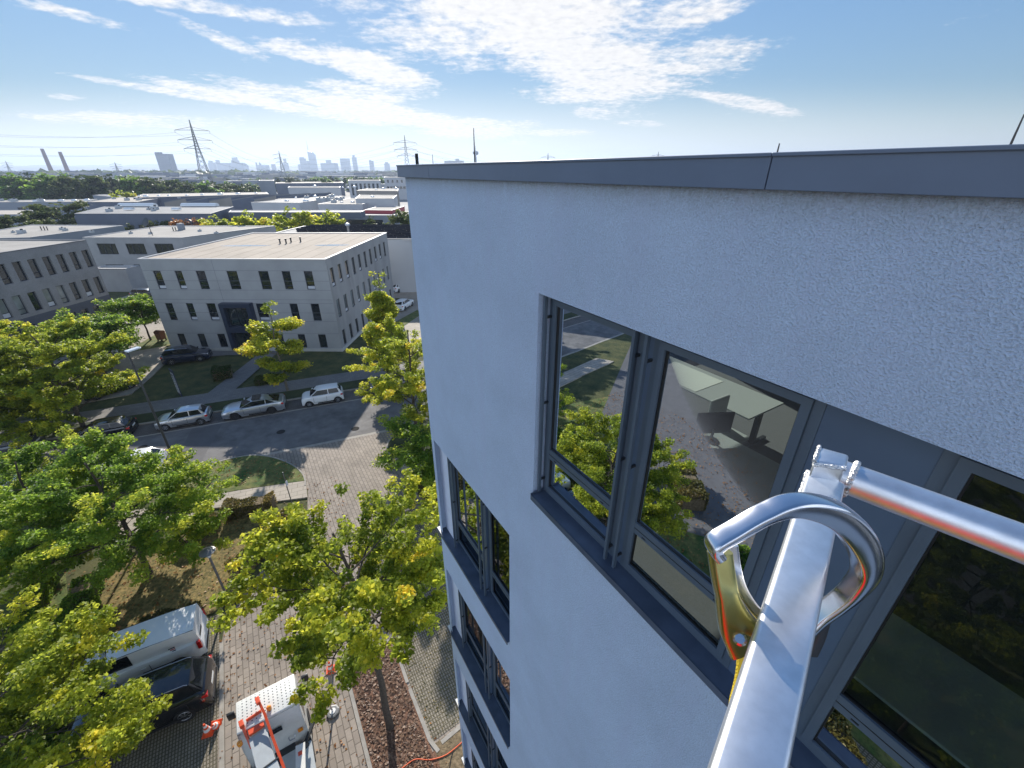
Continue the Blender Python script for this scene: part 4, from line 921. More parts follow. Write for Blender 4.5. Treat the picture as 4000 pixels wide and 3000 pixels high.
    if kind != 'van' or rear_panels is False:
        glassq('rear_window', [(xrb, -g0*.94, dz), (xrb, g0*.94, dz), (xrr, g1, roofz(1)-rc), (xrr, -g1, roofz(1)-rc)], .14, .012)
    # side glass split by the door pillar
    for sgn in (-1, 1):
        zr = H-.10; bl = xwb-(xwb-xrf)*.04
        def edge(x, up):   # point on side plane
            return (x, sgn*(g1+.012), zr) if up else (x, sgn*(g0*.945+.012), bz+.03)
        xm = (xwb*.35+xrb*.65) if kind in ('fastback', 'suv', 'wagon', 'compact') else (xwb*.42+xrb*.58)
        if kind == 'van': segs = [(xwb-.12, .12, xrf-.02, .12)]
        elif kind == 'pickup': segs = [(xwb-.12, xrb+.10, xrf-.04, xrr+.02)]
        else: segs = [(xwb-.14, xm+.03, xrf-.04, xm+.03), (xm-.04, xrb+.22, xm-.04, xrr+.05)]
        for (ba, bb_, ta, tb) in segs:
            q = MB(); q.quad([edge(ba, 0), edge(bb_, 0), edge(tb, 1), edge(ta, 1)], 'car_glass'); q.build('side_window', 'car_glass', t)
    if glass_roof:
        q = MB(); q.quad([(xrf-.05, -g1*.84, H+.0), (xrf-.05, g1*.84, H+.0), (xrf-.75, g1*.84, H+.012), (xrf-.75, -g1*.84, H+.012)], 'car_glass'); q.build('sunroof', 'car_glass', t)
    if roof_rails:
        for sgn in (-1, 1):
            q = MB(); q.tube([(xrf-.1, sgn*g1*.97, H-.06), (xrf-.2, sgn*g1*.97, H+.0), (xrr+.15, sgn*g1*.97, H-.01), (xrr+.05, sgn*g1*.97, H-.07)], .018, 'rim', 6); q.build('roof_rail', 'rim', t, smooth=40)
    for ax in (fa, ra):
        for sgn in (-1, 1):
            q = MB(); q.lathe((ax, sgn*(w-.115), Rw), [(Rw*.6, -.09), (Rw*.96, -.10), (Rw, -.07), (Rw, .07), (Rw*.96, .10), (Rw*.6, .09)], 'tyre', 22, 'y'); wh = q.build('wheel', 'tyre', t, smooth=40)
            q = MB(); rm = 'rim_dark' if dark_rim else 'rim'; y = sgn*(w-.115+0)+sgn*.085
            q.lathe((ax, y, Rw), [(Rw*.64, 0), (Rw*.60, .012), (Rw*.56, 0)], rm, 22, 'y'); q.lathe((ax, y, Rw), [(.05, -.01), (.05, .014)], rm, 10, 'y')
            for k in range(7):
                a = k*2*math.pi/7; d = Vector((math.cos(a), 0, math.sin(a))); e = Vector((-math.sin(a), 0, math.cos(a)))
                c = Vector((ax, y, Rw)); q.box(c+d*Rw*.32, (Rw*.56, .012, .045), rm, d, Vector((0, 1, 0)), e)
            q.build('rim', rm, wh)
    def lamp(nm, x, y, z, dx, dy, dz_, m):
        q = MB(); q.box((x, y, z), (dx, dy, dz_), m); return q.build(nm, m, t, bevel=.02)
    for sgn in (-1, 1):
        lamp('headlight', L/2-.17, sgn*w*.70, hz-.20, .22, .30, .13, 'lamp_clear')
        if kind in ('van',): lamp('taillight', -L/2+.08, sgn*w*.915, .98, .15, .12, .42, 'lamp_red')
        else: lamp('taillight', -L/2+.14, sgn*w*.76, dz-.20, .22, .34, .15, 'lamp_red')
        q = MB(); q.box((xwb-.22, sgn*(w+.07), bz+.06), (.12, .18, .13), paint); q.build('mirror', paint, t, bevel=.03)
        q = MB(); q.box(((xwb+xrb)/2-.05, sgn*(w*.99), .30), (fa-ra-2*Rw-.2, .03, .10), 'trim_black'); q.build('side_skirt', 'trim_black', t)
    for sgn in (-1, 1):
        q = MB(); dz0, dz1 = .42, bz-.10; xs_ = [xwb-.30, (xwb+xrb)/2-.02] if kind in ('van', 'pickup', 'hatch', 'city') else [xwb-.30, (xwb*.5+xrb*.5), xrb+.55]
        for x_ in xs_: q.box((x_, sgn*(w+.001), (dz0+dz1)/2), (.016, .012, dz1-dz0), 'trim_black')
        q.box(((xs_[0]+xs_[-1])/2, sgn*(w*.998), dz0), (abs(xs_[0]-xs_[-1]), .012, .014), 'trim_black'); q.build('door_seam', 'trim_black', t)
        q = MB(); q.box((xs_[1]+.22, sgn*(w+.006), bz-.20), (.18, .03, .03), paint); q.build('door_handle', paint, t, bevel=.008)
    q = MB(); q.box((-L/2-.002, 0, .72 if kind != 'fastback' else .62), (.02, .52, .12), 'plate_white'); q.build('number_plate', 'plate_white', t)
    q = MB(); q.box((L/2-.03, 0, .52), (.10, w*1.1, .16), 'trim_black'); q.build('grille', 'trim_black', t); q = MB(); q.box((-L/2+.05, 0, .36), (.14, w*1.4, .14), 'trim_black'); q.build('bumper_trim', 'trim_black', t)
    if kind == 'van':
        for sgn in (-1, 1):
            q = MB(); q.tube([(xrf, sgn*g1*.98, H-.055), (-.5, sgn*g1*.98, H-.045), (xrr+.02, sgn*g1*.98, H-.075)], .012, 'trim_black', 6); q.build('roof_seam', 'trim_black', t)
            q = MB(); q.span((-1.1, sgn*(w-.004)-.012, .66), (-.1, sgn*(w-.004)+.012, .70), 'trim_black'); q.build('side_moulding', 'trim_black', t)
        q = MB(); q.tube([(.6, 0, H), (.45, 0, H+.14)], .006, 'trim_black', 5); q.build('antenna', 'trim_black', t)
        q = MB(); q.box((-L/2+.035, .30, 1.18), (.03, .5, .12), 'steel_dark'); q.build('door_handle_strip', 'steel_dark', t)
    if kind == 'pickup':
        q = MB(); q.span((-L/2+.25, -w*.80, 1.0), (-.80, w*.80, 1.055), 'paint_white'); q.build('load_cover', 'paint_white', t, bevel=.02)
    return t
PK = 'cars parked in the lane across the street'; hd = ST_ANG+math.pi
car('parked_car', 'hatch', 'paint_silver', 'small silver three door hatchback, parked behind the silver fastback', S(-3.75, 7.5, .004), hd, grp=PK)
car('parked_car', 'fastback', 'paint_silver', 'long silver fastback with dark glass roof and black wheels', S(1.55, 7.42, .004), hd, grp=PK, dark_rim=True, glass_roof=True)
car('parked_car', 'city', 'paint_white', 'small white city car with dark windows parked in the lane', S(7.15, 7.32, .004), hd, grp=PK)
car('parked_car', 'suv', 'paint_grey', 'grey car with a red tail light half hidden by the tree at the wall', S(13.6, 7.5, .004), hd, grp=PK)
car('parked_car', 'compact', 'paint_black', 'dark car under the yellow tree, left of the silver hatchback', S(-9.3, 7.5, .004), hd, grp=PK)
car('parked_car', 'wagon', 'paint_grey', 'dark grey wagon hidden in the shade of the left street trees', S(-15.5, 7.5, .004), hd, grp=PK)
PN = 'white cars at the near kerb'
car('parked_car', 'compact', 'paint_white', 'white car on the near side of the road next to the tall lamp', S(-5.7, 1.2, .004), hd, grp=PN)
car('parked_car', 'wagon', 'paint_white', 'white car on the near side of the road above the slab path', S(-11.2, 1.15, .004), hd, grp=PN)
Yd = 'cars standing in the yards'
car('suv', 'suv', 'paint_navy', 'dark navy off-roader with roof rails in front of the grey office wall', (-36.4, 44.3, .1), R(21), grp=Yd, roof_rails=True)
car('pickup', 'pickup', 'paint_silver', 'silver pickup with white load cover under the clipped tree', (-47.6, 45.6, .1), R(15), 'pickup', grp=Yd)
car('parked_car', 'compact', 'paint_teal', 'dark green car at the yard entrance behind the tall lamp', (-38.7, 36.6, .1), R(60), grp=Yd)
car('parked_car', 'compact', 'paint_grey', 'dark car with sunlit roof between the containers and the yellow tree', (-47.0, 36.0, .1), R(110), grp=Yd)
car('parked_car', 'wagon', 'paint_grey', 'dark blue-grey estate car beside the low annex', (-61.6, 71.4, .1), R(4), grp=Yd)
car('parked_car', 'suv', 'paint_black', 'black car with white roof and red lights facing away in the yard', (-57.0, 63.4, .1), R(105), grp=Yd)
car('parked_car', 'compact', 'paint_white', 'white car seen from behind in the shade of the white hall', (-20.0, 76.2, .03), R(62), grp=Yd)
car('parked_car', 'compact', 'paint_white', 'white car standing in the sun behind the golden trees', (-16.9, 65.2, .03), R(78), grp=Yd)
car('parked_car', 'hatch', 'paint_black', 'black car beside the white one in the shade of the hall', (-23.2, 78.0, .03), R(62), grp=Yd)
VH = math.atan2(-Nv.y, -Nv.x)
car('van', 'van', 'paint_white', 'white delivery van with red tail lights in the parking bay', W(-7.55, 17.75, .006), VH-R(3), 'van', rear_panels=True)
car('parked_car', 'suv', 'paint_black', 'black car with silver roof rails next to the white van', W(-7.3, 15.3, .006), VH-R(4), roof_rails=True)
# logo strip on the van flank
q = MB(); o_v = W(-6.35, 16.83, 1.28)
for k in range(3): q.box(o_v+Nv*(.0+.02*k)+Vector((0, 0, .10-.09*k)), (.22-.05*k, .006, .05), ['black_plastic', 'red_plastic', 'black_plastic'][k], Nv, Dv, Vector((0, 0, 1)))
q.build('door_badge', 'black_plastic', None)
bo = bpy.data.objects['door_badge']; vt = [o for o in bpy.data.objects if o.name.startswith('van')][0]
bpy.context.view_layer.update(); bo.parent = vt; bo.matrix_parent_inverse = vt.matrix_world.inverted()

car('parked_car', 'suv', 'paint_black', 'black car mirrored in the narrow window pane', (-45, 9, .03), R(20)); car('parked_car', 'hatch', 'paint_red', 'red car mirrored in the window pane', (-49, 4, .03), R(20))
# ---------------- lift truck
LT = thing('lift_truck', 'white truck with dotted cab roof carrying an orange lifting boom', 'truck', W(-2.9, 11.6, .01), math.atan2(Dv.y, Dv.x))
# local x = forward (towards the street), y = left
mb = MB()
prof = [(.72, .45), (.78, 1.2), (.60, 2.05), (.50, 2.50), (-.52, 2.54), (-.66, 1.9), (-.66, .45)]
vs = [(x, y, z) for y in (-.93, .93) for x, z in prof]; n = len(prof)
mb.add(vs, [(i, (i+1) % n, n+(i+1) % n, n+i) for i in range(n)]+[tuple(range(n)), tuple(reversed([n+i for i in range(n)]))], 'truck_white'); mb.build('cab', 'truck_white', LT, smooth=30, bevel=.06, bseg=3)
mb = MB(); mb.box((-.01, 0, 2.62), (1.10, 1.86, .09), 'truck_white'); rf_ = mb.build('roof_plate', 'truck_white', LT, smooth=30, bevel=.03, bseg=3)
def dots(mname, dx, dy, r):
    t = M[mname].node_tree; b = t.nodes['Principled BSDF']; l = b.inputs['Base Color'].links; tc = N_('ShaderNodeTexCoord', t); sp = N_('ShaderNodeSeparateXYZ', t); t.links.new(tc.outputs['Object'], sp.inputs[0])
    def cell(o, d): return mth(t, 'MULTIPLY', mth(t, 'SUBTRACT', mth(t, 'FRACT', mth(t, 'ADD', mth(t, 'DIVIDE', o, d), 50.0)), .5), d)
    a = cell(sp.outputs[0], dx); c = cell(sp.outputs[1], dy); rr_ = mth(t, 'SQRT', mth(t, 'ADD', mth(t, 'MULTIPLY', a, a), mth(t, 'MULTIPLY', c, c)))
    f = mth(t, 'MULTIPLY', mth(t, 'LESS_THAN', rr_, r), mth(t, 'MULTIPLY', mth(t, 'LESS_THAN', mth(t, 'ABSOLUTE', sp.outputs[1]), .86), mth(t, 'LESS_THAN', mth(t, 'ABSOLUTE', sp.outputs[0]), .48)))
    mx = N_('ShaderNodeMix', t, data_type='RGBA'); t.links.new(f, mx.inputs['Factor'])
    if l: t.links.new(l[0].from_socket, mx.inputs['A'])
    mx.inputs['B'].default_value = (.03, .035, .04, 1); t.links.new(mx.outputs['Result'], b.inputs['Base Color'])
mat('perforated_white', (.74, .73, .68), .42, coat=.4, dirt=.10, dscale=3); dots('perforated_white', .108, .134, .021)
rf_.data.materials.clear(); rf_.data.materials.append(M['perforated_white'])
q = MB(); q.quad([(.745, -.8, 1.28), (.745, .8, 1.28), (.60, .78, 2.08), (.60, -.78, 2.08)], 'car_glass'); q.build('windshield', 'car_glass', LT)
for sgn in (-1, 1):
    q = MB(); q.quad([(.45, sgn*.935, 1.35), (-.35, sgn*.935, 1.35), (-.35, sgn*.935, 2.15), (.38, sgn*.935, 2.15)], 'car_glass'); q.build('side_window', 'car_glass', LT)
    q = MB(); q.tube([(.45, sgn*.93, 2.15), (.55, sgn*1.12, 2.2)], .012, 'steel_dark', 6); q.box((.55, sgn*1.20, 2.10), (.09, .22, .32), 'black_plastic'); q.build('mirror', 'black_plastic', LT, smooth=30, bevel=.02)
    q = MB(); q.lathe((.05, sgn*.82, .40), [(.25, -.13), (.40, -.14), (.40, .14), (.25, .13)], 'tyre', 22, 'y'); q.build('wheel', 'tyre', LT, smooth=40)
    q = MB(); q.lathe((-3.2, sgn*.82, .40), [(.25, -.13), (.40, -.14), (.40, .14), (.25, .13)], 'tyre', 22, 'y'); q.build('wheel', 'tyre', LT, smooth=40)
q = MB(); q.box((-.675, .05, 1.95), (.02, .62, .22), 'car_glass'); q.build('rear_window', 'car_glass', LT, bevel=.008)
q = MB(); q.tube([(-.70, -.32, 1.28), (-.80, -.34, 1.22), (-.80, -.50, 1.22), (-.70, -.52, 1.28)], .02, 'rim', 6); q.build('grab_handle', 'rim', LT)
q = MB(); q.box((-.71, -.72, 1.35), (.03, .16, .16), 'beacon'); q.build('reflector', 'beacon', LT)
q = MB(); q.span((-4.4, -.42, .55), (-.6, .42, .78), 'steel_dark'); q.span((-4.4, -.95, .80), (-.95, .95, .86), 'truck_grey'); q.build('chassis', 'steel_dark', LT)
q = MB(); q.span((-1.5, -.95, .40), (-.80, -.55, .80), 'steel_dark'); q.span((-1.5, .55, .40), (-.80, .95, .80), 'steel_dark'); q.build('tank', 'steel_dark', LT, bevel=.03)
# boom parts over the cab rear
bd = Vector((1, .16, 0)).normalized(); bs = Vector((-.16, 1, 0)).normalized(); bz_ = Vector((0, 0, 1))
q = MB(); q.box((-1.35, .28, 2.36), (1.15, .52, .34), 'truck_grey', bd, bs, bz_); q.build('boom_head', 'truck_grey', LT, bevel=.015)
q = MB(); q.box((-2.75, .05, 2.40), (1.6, .60, .40), 'truck_grey', bd, bs, bz_); q.build('boom_section', 'truck_grey', LT, bevel=.015)
q = MB(); q.box((-1.98, .17, 2.40), (.05, .70, .46), 'steel_dark', bd, bs, bz_); q.build('boom_collar', 'steel_dark', LT, bevel=.01)
q = MB(); q.box((-.52, .40, 2.58), (.46, .46, .10), 'orange_paint', bd, bs, bz_); q.box((-.28, .40, 2.66), (.05, .46, .22), 'orange_paint', bd, bs, bz_); q.build('orange_saddle', 'orange_paint', LT, bevel=.012)
q = MB(); q.tube([(-.06, .18, 2.98), (-.5, .06, 2.84), (-1.3, -.08, 2.60), (-2.6, -.34, 2.30)], .055, 'orange_paint', 4); q.build('orange_arm', 'orange_paint', LT)
q = MB(); q.box((-.04, .20, 3.0), (.24, .13, .13), 'orange_paint', bd, bs, bz_); q.box((-.45, .73, 2.86), (.22, .13, .16), 'orange_paint', bd, bs, bz_); q.build('orange_bracket', 'orange_paint', LT, bevel=.012)
q = MB(); q.tube([(-.45, .73, 2.80), (-.75, .66, 2.45), (-.95, .62, 2.2)], .05, 'orange_paint', 4); q.build('orange_link', 'orange_paint', LT)
for (x, y) in ((-.30, -.06), (-.86, .86)):
    q = MB(); q.lathe((x, y, 2.66 if x > -.5 else 2.52), [(.075, 0), (.08, .03), (.078, .13), (.05, .165), (.01, .17)], 'beacon', 16); q.build('beacon', 'beacon', LT, smooth=50)
q = MB(); q.box((-1.9, -.62, 1.62), (1.15, .30, .05), 'truck_white', Vector((1, -.12, 0)).normalized(), Vector((.12, 1, 0)).normalized(), bz_); q.build('outrigger_cover', 'truck_white', LT, bevel=.01)
q = MB(); q.box((-1.62, -.65, 1.655), (.12, .12, .02), 'orange_paint'); q.build('warning_mark', 'orange_paint', LT)
# outrigger leg with foot plate
oj = Vector((-1.02, -.74, .92)); ot = Vector((.30, -1.62, 1.05))
q = MB(); q.tube([oj, ot], .075, 'steel_dark', 4); q.lathe(oj+Vector((0, 0, -.2)), [(.11, 0), (.13, .1), (.10, .3)], 'steel_dark', 12); q.build('outrigger_arm', 'steel_dark', LT)
q = MB(); q.tube([ot, ot+Vector((-.22, -.12, -.96))], .035, 'chrome', 10); q.build('outrigger_leg', 'chrome', LT)
q = MB(); fp = ot+Vector((-.22, -.12, -1.02)); q.lathe(fp, [(.25, 0), (.25, .05), (.20, .06)], 'pole_grey', 8); q.lathe(fp+Vector((0, 0, .062)), [(.12, 0), (.11, .02)], 'sill_sun_pad_white', 14); q.build('foot_plate', 'pole_grey', LT)
oj = Vector((-1.65, 1.0, 1.2)); q = MB(); q.tube([oj+Vector((-1.2, .1, -.2)), oj+Vector((0, .25, 0))], .06, 'steel_dark', 8); q.build('left_outrigger_arm', 'steel_dark', LT); q = MB(); q.tube([oj+Vector((0, .25, 0)), oj+Vector((.22, .30, .06))], .07, 'rim', 12); q.build('hydraulic_ram', 'rim', LT)

# ================================================================== STREET FURNITURE
def zat(p, py):
    for k in range(400):
        z = k*.05; q = Vector((p[0], p[1], z-CAM_H)); c, s_ = math.cos(TH), math.sin(TH); fw = q.y*c-q.z*s_; up = q.y*s_+q.z*c
        if 1500-FPX*up/fw < py: return z
    return 5
b = G(704, 1852); h = zat(b, 1378)
t = thing('street_lamp', 'tall dark street lamp with flat white head leaning over the road', 'street lamp', b, R(0), 'street lamps')
q = MB(); q.tube([(0, 0, 0), (0, 0, h*.5), (0, 0, h)], [.085, .07, .045], 'pole_dark', 10); q.build('pole', 'pole_dark', t, smooth=50)
q = MB(); q.box((.12, .28, h+.06), (.34, .78, .10), 'lamp_head', Vector((.95, -.3, 0)), Vector((.3, .95, 0))); q.build('lamp_head', 'lamp_head', t, bevel=.03)
def mushroom(p, h, label):
    t = thing('street_lamp', label, 'street lamp', p, 0, 'street lamps')
    q = MB(); q.tube([(0, 0, 0), (0, 0, h)], .05, 'pole_grey', 10); q.build('pole', 'pole_grey', t, smooth=50)
    q = MB(); q.lathe((0, 0, h), [(.07, 0), (.11, .10), (.12, .26), (.10, .30)], 'lamp_head', 14); q.build('lantern', 'lamp_head', t, smooth=40)
    q = MB(); q.lathe((0, 0, h+.30), [(.10, 0), (.33, .02), (.34, .05), (.12, .13), (.02, .14)], 'pole_grey', 20); q.build('shade', 'pole_grey', t, smooth=40)
pb_ = G(888, 2334); mushroom(pb_, zat(pb_, 2170)-.1, 'small mushroom shaped lamp with grey shade behind the white van')
p = G(1142, 1972); t = thing('sign_post', 'thin grey post with a small plate at the paving edge', 'sign post', p)
q = MB(); q.tube([(0, 0, 0), (0, 0, 2.6)], .03, 'pole_grey', 8); q.build('post', 'pole_grey', t); q = MB(); q.box((.05, .0, 1.75), (.16, .02, .34), 'sign_white', Vector((.3, .95, 0)), Vector((-.95, .3, 0))); q.build('plate', 'sign_white', t)
p = G(703, 1545, .1); t = thing('info_sign', 'upright white and navy company sign on the shaded lawn', 'sign', p, R(-38))
q = MB(); q.box((0, .04, 1.35), (.95, .07, 2.7), 'sign_navy'); q.build('board', 'sign_navy', t, bevel=.01)
q = MB(); q.box((.06, -.005, 1.35), (.78, .012, 2.1), 'sign_white')
for k in range(7): q.box((.0+.05*(k % 2), -.014, 2.15-k*.25), (.5-.06*(k % 3), .006, .05 if k else .16), 'sign_navy')
q.build('panel', 'sign_white', t)
def container(p, rz, label, m, L=1.35, w_=1.0, h=1.3, lid='bin_dark', grp='waste bins'):
    t = thing('waste_container', label, 'waste container', p, rz, grp); q = MB()
    vs = [(-L/2*.88, -w_/2*.85, .2), (L/2*.88, -w_/2*.85, .2), (L/2*.88, w_/2*.85, .2), (-L/2*.88, w_/2*.85, .2), (-L/2, -w_/2, h*.85), (L/2, -w_/2, h*.85), (L/2, w_/2, h*.85), (-L/2, w_/2, h*.85)]
    q.add(vs, [(3, 2, 1, 0), (4, 5, 6, 7), (0, 1, 5, 4), (1, 2, 6, 5), (2, 3, 7, 6), (3, 0, 4, 7)], m); q.build('body', m, t, bevel=.03)
    q = MB(); n = 8; prof = [(-w_/2-.03, h*.86)]+[(-w_/2*math.cos(math.pi*k/n), h*.86+.26*math.sin(math.pi*k/n)) for k in range(n+1)]+[(w_/2+.03, h*.86)]
    m_ = len(prof); q.add([(x, y, z) for x in (-L/2-.03, L/2+.03) for y, z in prof], [(i, (i+1) % m_, m_+(i+1) % m_, m_+i) for i in range(m_)]+[tuple(range(m_)), tuple(m_+i for i in reversed(range(m_)))], lid); q.build('lid', lid, t, smooth=40)
    for i in (-1, 1):
        for j in (-1, 1):
            q = MB(); q.lathe((i*L*.38, j*w_*.34, .1), [(.10, -.03), (.10, .03)], 'tyre', 12, 'y'); q.build('castor', 'tyre', t)
container((-42.3, 38.7, .09), R(-30), 'big dark waste container with a blue lid edge by the yard', 'bin_dark', 1.9, 1.3, 1.5, 'bin_blue')
container((-43.9, 36.6, .09), R(-20), 'black waste container near the yellow tree', 'bin_dark', 1.4, 1.1, 1.3)
container((-44.0, 50.6, .11), R(-12), 'brown bin at the foot of the clipped tree', 'bin_brown', .8, .8, 1.25, 'bin_brown')
def cone(p, label, h=.55, lean=0):
    t = thing('traffic_cone', label, 'traffic cone', p, .3, 'traffic cones'); t.rotation_euler = (lean, 0, .3)
    q = MB(); q.span((-.19, -.19, 0), (.19, .19, .035), 'cone_orange'); q.build('base', 'cone_orange', t, bevel=.012)
    q = MB(); q.lathe((0, 0, .03), [(.15, 0), (.115, h*.28)], 'cone_orange', 20); q.lathe((0, 0, .03), [(.085, h*.52), (.066, h*.68)], 'cone_orange', 20); q.lathe((0, 0, .03), [(.045, h*.84), (.03, h)], 'cone_orange', 20); q.build('body', 'cone_orange', t, smooth=40)
    q = MB(); q.lathe((0, 0, .03), [(.1155, h*.28), (.0855, h*.52)], 'cone_white', 20); q.lathe((0, 0, .03), [(.0665, h*.68), (.046, h*.84)], 'cone_white', 20); q.build('reflective_band', 'cone_white', t, smooth=40)
cone(W(-5.35, 13.45, .012), 'orange and white cone beside the black car'); cone(W(-5.1, 13.55, .012), 'second orange cone base leaning against the first cone', .40, R(24)); cone(W(-.9, 13.4, .02), 'orange cone glimpsed through the leaves of the near tree')
hp = [G(x, y, .06) for x, y in ((1500, 3060), (1585, 2990), (1625, 2966), (1680, 2968), (1740, 2950), (1790, 2912), (1822, 2882), (1850, 2862))]
q = MB(); q.tube(smooth_poly([(p.x, p.y, .06) for p in hp], 5), .018, 'hose_orange', 7); tag(q.build('garden_hose', 'hose_orange', smooth=60), 'orange hose snaking over the bare soil beside the wall', 'hose')
hp = [G(x, y, .055) for x, y in ((1815, 2890), (1780, 2915), (1762, 2960), (1755, 3010))]
q = MB(); q.tube(smooth_poly([(p.x, p.y, .055) for p in hp], 5), .012, 'black_plastic', 6); tag(q.build('ground_cable', 'black_plastic', smooth=60), 'thin black cable lying beside the orange hose', 'cable')
for i, (x, y, lab) in enumerate(((G(30, 2218).x, G(30, 2218).y, 'low white floodlight lying in the grass by the slab path'),)):
    q = MB(); q.box((x, y, .14), (.95, .22, .12), 'lamp_head', Vector((.9, .35, 0)).normalized(), Vector((-.35, .9, 0)).normalized()); q.box((x, y, .05), (.8, .12, .1), 'steel_dark', Vector((.9, .35, 0)).normalized(), Vector((-.35, .9, 0)).normalized()); tag(q.build('floodlight', 'lamp_head', bevel=.02), lab, 'floodlight')

# ================================================================== OFFICE BUILDINGS OF THE YARD
Xv = Vector((1, 0, 0)); Yv = Vector((0, 1, 0))
def flat_roof(poly, z, m, parent, par=.35, pw=.22, parm='metal_white', pitch=0):
    mb = MB(); mb.quad([(p[0], p[1], z-.12) for p in poly], m); r_ = mb.build('roof', m, parent)
    mb = MB(); n = len(poly); c = sum((Vector((p[0], p[1], 0)) for p in poly), Vector())/n
    inn = []
    for i in range(n):
        p = Vector((poly[i][0], poly[i][1], 0)); a = (Vector((poly[i-1][0], poly[i-1][1], 0))-p).normalized(); b = (Vector((poly[(i+1) % n][0], poly[(i+1) % n][1], 0))-p).normalized()
        s_ = max(.2, abs(a.cross(b).z)); inn.append(p+(a+b)*pw/s_)
    for i in range(n):
        j = (i+1) % n; p, q, a, b = poly[i], poly[j], inn[i], inn[j]
        mb.quad([(p[0], p[1], z), (q[0], q[1], z), (b.x, b.y, z), (a.x, a.y, z)], parm); mb.quad([(a.x, a.y, z), (b.x, b.y, z), (b.x, b.y, z-.3), (a.x, a.y, z-.3)], parm)
        mb.quad([(p[0], p[1], z), (q[0], q[1], z), (q[0], q[1], z-.12), (p[0], p[1], z-.12)], parm)
    mb.build('parapet', parm, parent); return r_
# --- central office
CB = thing('office_building', 'light grey three storey office with gravel-coloured flat roof and navy entrance portal', 'building', (0, 0, 0))
FL = Vector((-40.6, 47.55, 0)); FR = Vector((-20.15, 47.25, 0)); BR = Vector((-19.35, 69.4, 0)); BL = Vector((-39.9, 69.4, 0)); RZc = 10.72
fu = (FR-FL).normalized(); fw_ = (FR-FL).length
cols = [(1.15, 2.0), (3.55, 4.35), (5.9, 6.9), (9.3, 10.45), (12.8, 13.9), (15.38, 16.3), (17.82, 18.75)]
colm = [(1.15, 2.0), (3.55, 4.35), (5.9, 6.9), (11.55, 12.75), (15.4, 16.3), (17.8, 18.75)]
colb = [(1.25, 2.1), (3.65, 4.5), (6.0, 6.9), (12.9, 13.75), (15.5, 16.35), (17.9, 18.8)]
H1 = [(a, b, 7.38, 9.4) for a, b in cols]+[(a, b, 3.76, 5.77) for a, b in colm]+[(a, b, .75, 2.12) if False else (a, b, .45, 2.12) for a, b in colb]
facade(FL, fu, fw_, .3, RZc-.02, H1, 'render_light', .16, 'front_wall', CB)
for i, h in enumerate(H1): window(FL, fu, *h, CB, .12, i in (0, 1, 6, 8, 9, 10), .075, h[2]+.42 if i < 13 else None, gm='dark_glass')
su = (BR-FR).normalized(); sw_ = (BR-FR).length
H2 = [(.65+2.13*k, 1.55+2.13*k, 7.5, 9.58) for k in range(10)]+[(.75+2.13*k, 1.65+2.13*k, 3.9, 5.98) for k in range(10)]+[(.85+2.13*k, 1.65+2.13*k, .45, 2.3) for k in range(10)]
facade(FR, su, sw_, .3, RZc-.02, H2, 'render_side', .16, 'side_wall', CB)
for i, h in enumerate(H2): window(FR, su, *h, CB, .12, i in (0, 1, 2, 4, 7, 8, 11, 13, 16), .075, h[2]+.42 if i < 20 else None, gm='pale_glass' if 10 <= i < 20 else 'dark_glass')
facade(BR, (BL-BR).normalized(), (BL-BR).length, .3, RZc-.02, [], 'render_light', .1, 'back_wall', CB); facade(BL, (FL-BL).normalized(), (FL-BL).length, .3, RZc-.02, [], 'render_light', .1, 'side_wall', CB)
def off_poly(P, d):
    c = sum(P, Vector())/len(P); return [c+(p-c)*(1+d/(p-c).length) for p in P]
flat_roof(off_poly([FL, FR, BR, BL], .06), RZc, 'roof_gravel', CB)
mb = MB(); mb.prism(off_poly([FL, FR, BR, BL], .10), .0, .36, 'plinth'); mb.build('plinth', 'plinth', CB)
# panel joints on the render
mb = MB(); nf = fu.cross(Vector((0, 0, 1)))
for z in (9.44, 8.32, 7.30, 6.22, 5.80, 4.70, 3.68, 2.20): mb.box(FL+fu*fw_/2+nf*.002+Vector((0, 0, z)), (fw_-.1, .006, .03), 'joint_grey', fu, nf)
for a in (8.0, ): mb.box(FL+fu*a+nf*.002+Vector((0, 0, 8)), (.03, .006, 5.2), 'joint_grey', fu, nf)
mb.build('panel_joint', 'joint_grey', CB)
# entrance portal
mb = MB(); pa, pbb = 7.75, 11.25
def PB(a0, a1, z0, z1, d0, d1, m): mb.box(FL+fu*(a0+a1)/2+nf*(d0+d1)/2+Vector((0, 0, (z0+z1)/2)), (a1-a0, abs(d1-d0), z1-z0), m, fu, nf)
PB(pa, pa+.45, .36, 5.9, 0, .75, 'portal_navy'); PB(pbb-.45, pbb, .36, 5.9, 0, .75, 'portal_navy'); PB(pa+.45, pbb-.45, 5.45, 5.9, 0, .75, 'portal_navy'); PB(pa+.45, pbb-.45, 2.5, 3.2, 0, .72, 'portal_navy')
mb.build('entrance_portal', 'portal_navy', CB, bevel=.03)
mb = MB(); 
for a0, a1 in ((8.28, 9.3), (9.38, 9.95), (10.03, 10.72)):
    for z0, z1 in ((3.3, 3.95), (4.03, 5.38), (.5, 2.42)): PB(a0, a1, z0, z1, .28, .31, 'dark_glass')
mb.build('portal_glazing', 'dark_glass', CB)
mb = MB(); PB(8.2, 10.8, .4, 5.45, .20, .26, 'dark_frame'); mb.build('portal_frame', 'dark_frame', CB)
for i, (x, y) in enumerate(((-30.7, 59.0), (-29.9, 59.0), (-29.8, 60.2), (-28.7, 60.6))):
    q = MB(); q.lathe((x, y, RZc-.12), [(.10, 0), (.09, .45), (.14, .5), (.14, .62)], 'steel_dark', 10); tag(q.build('roof_vent', 'steel_dark'), ['left', 'second', 'third', 'right'][i]+'most of the four dark vent pipes on the gravel-coloured roof', 'vent', 'vent pipes on the central roof')
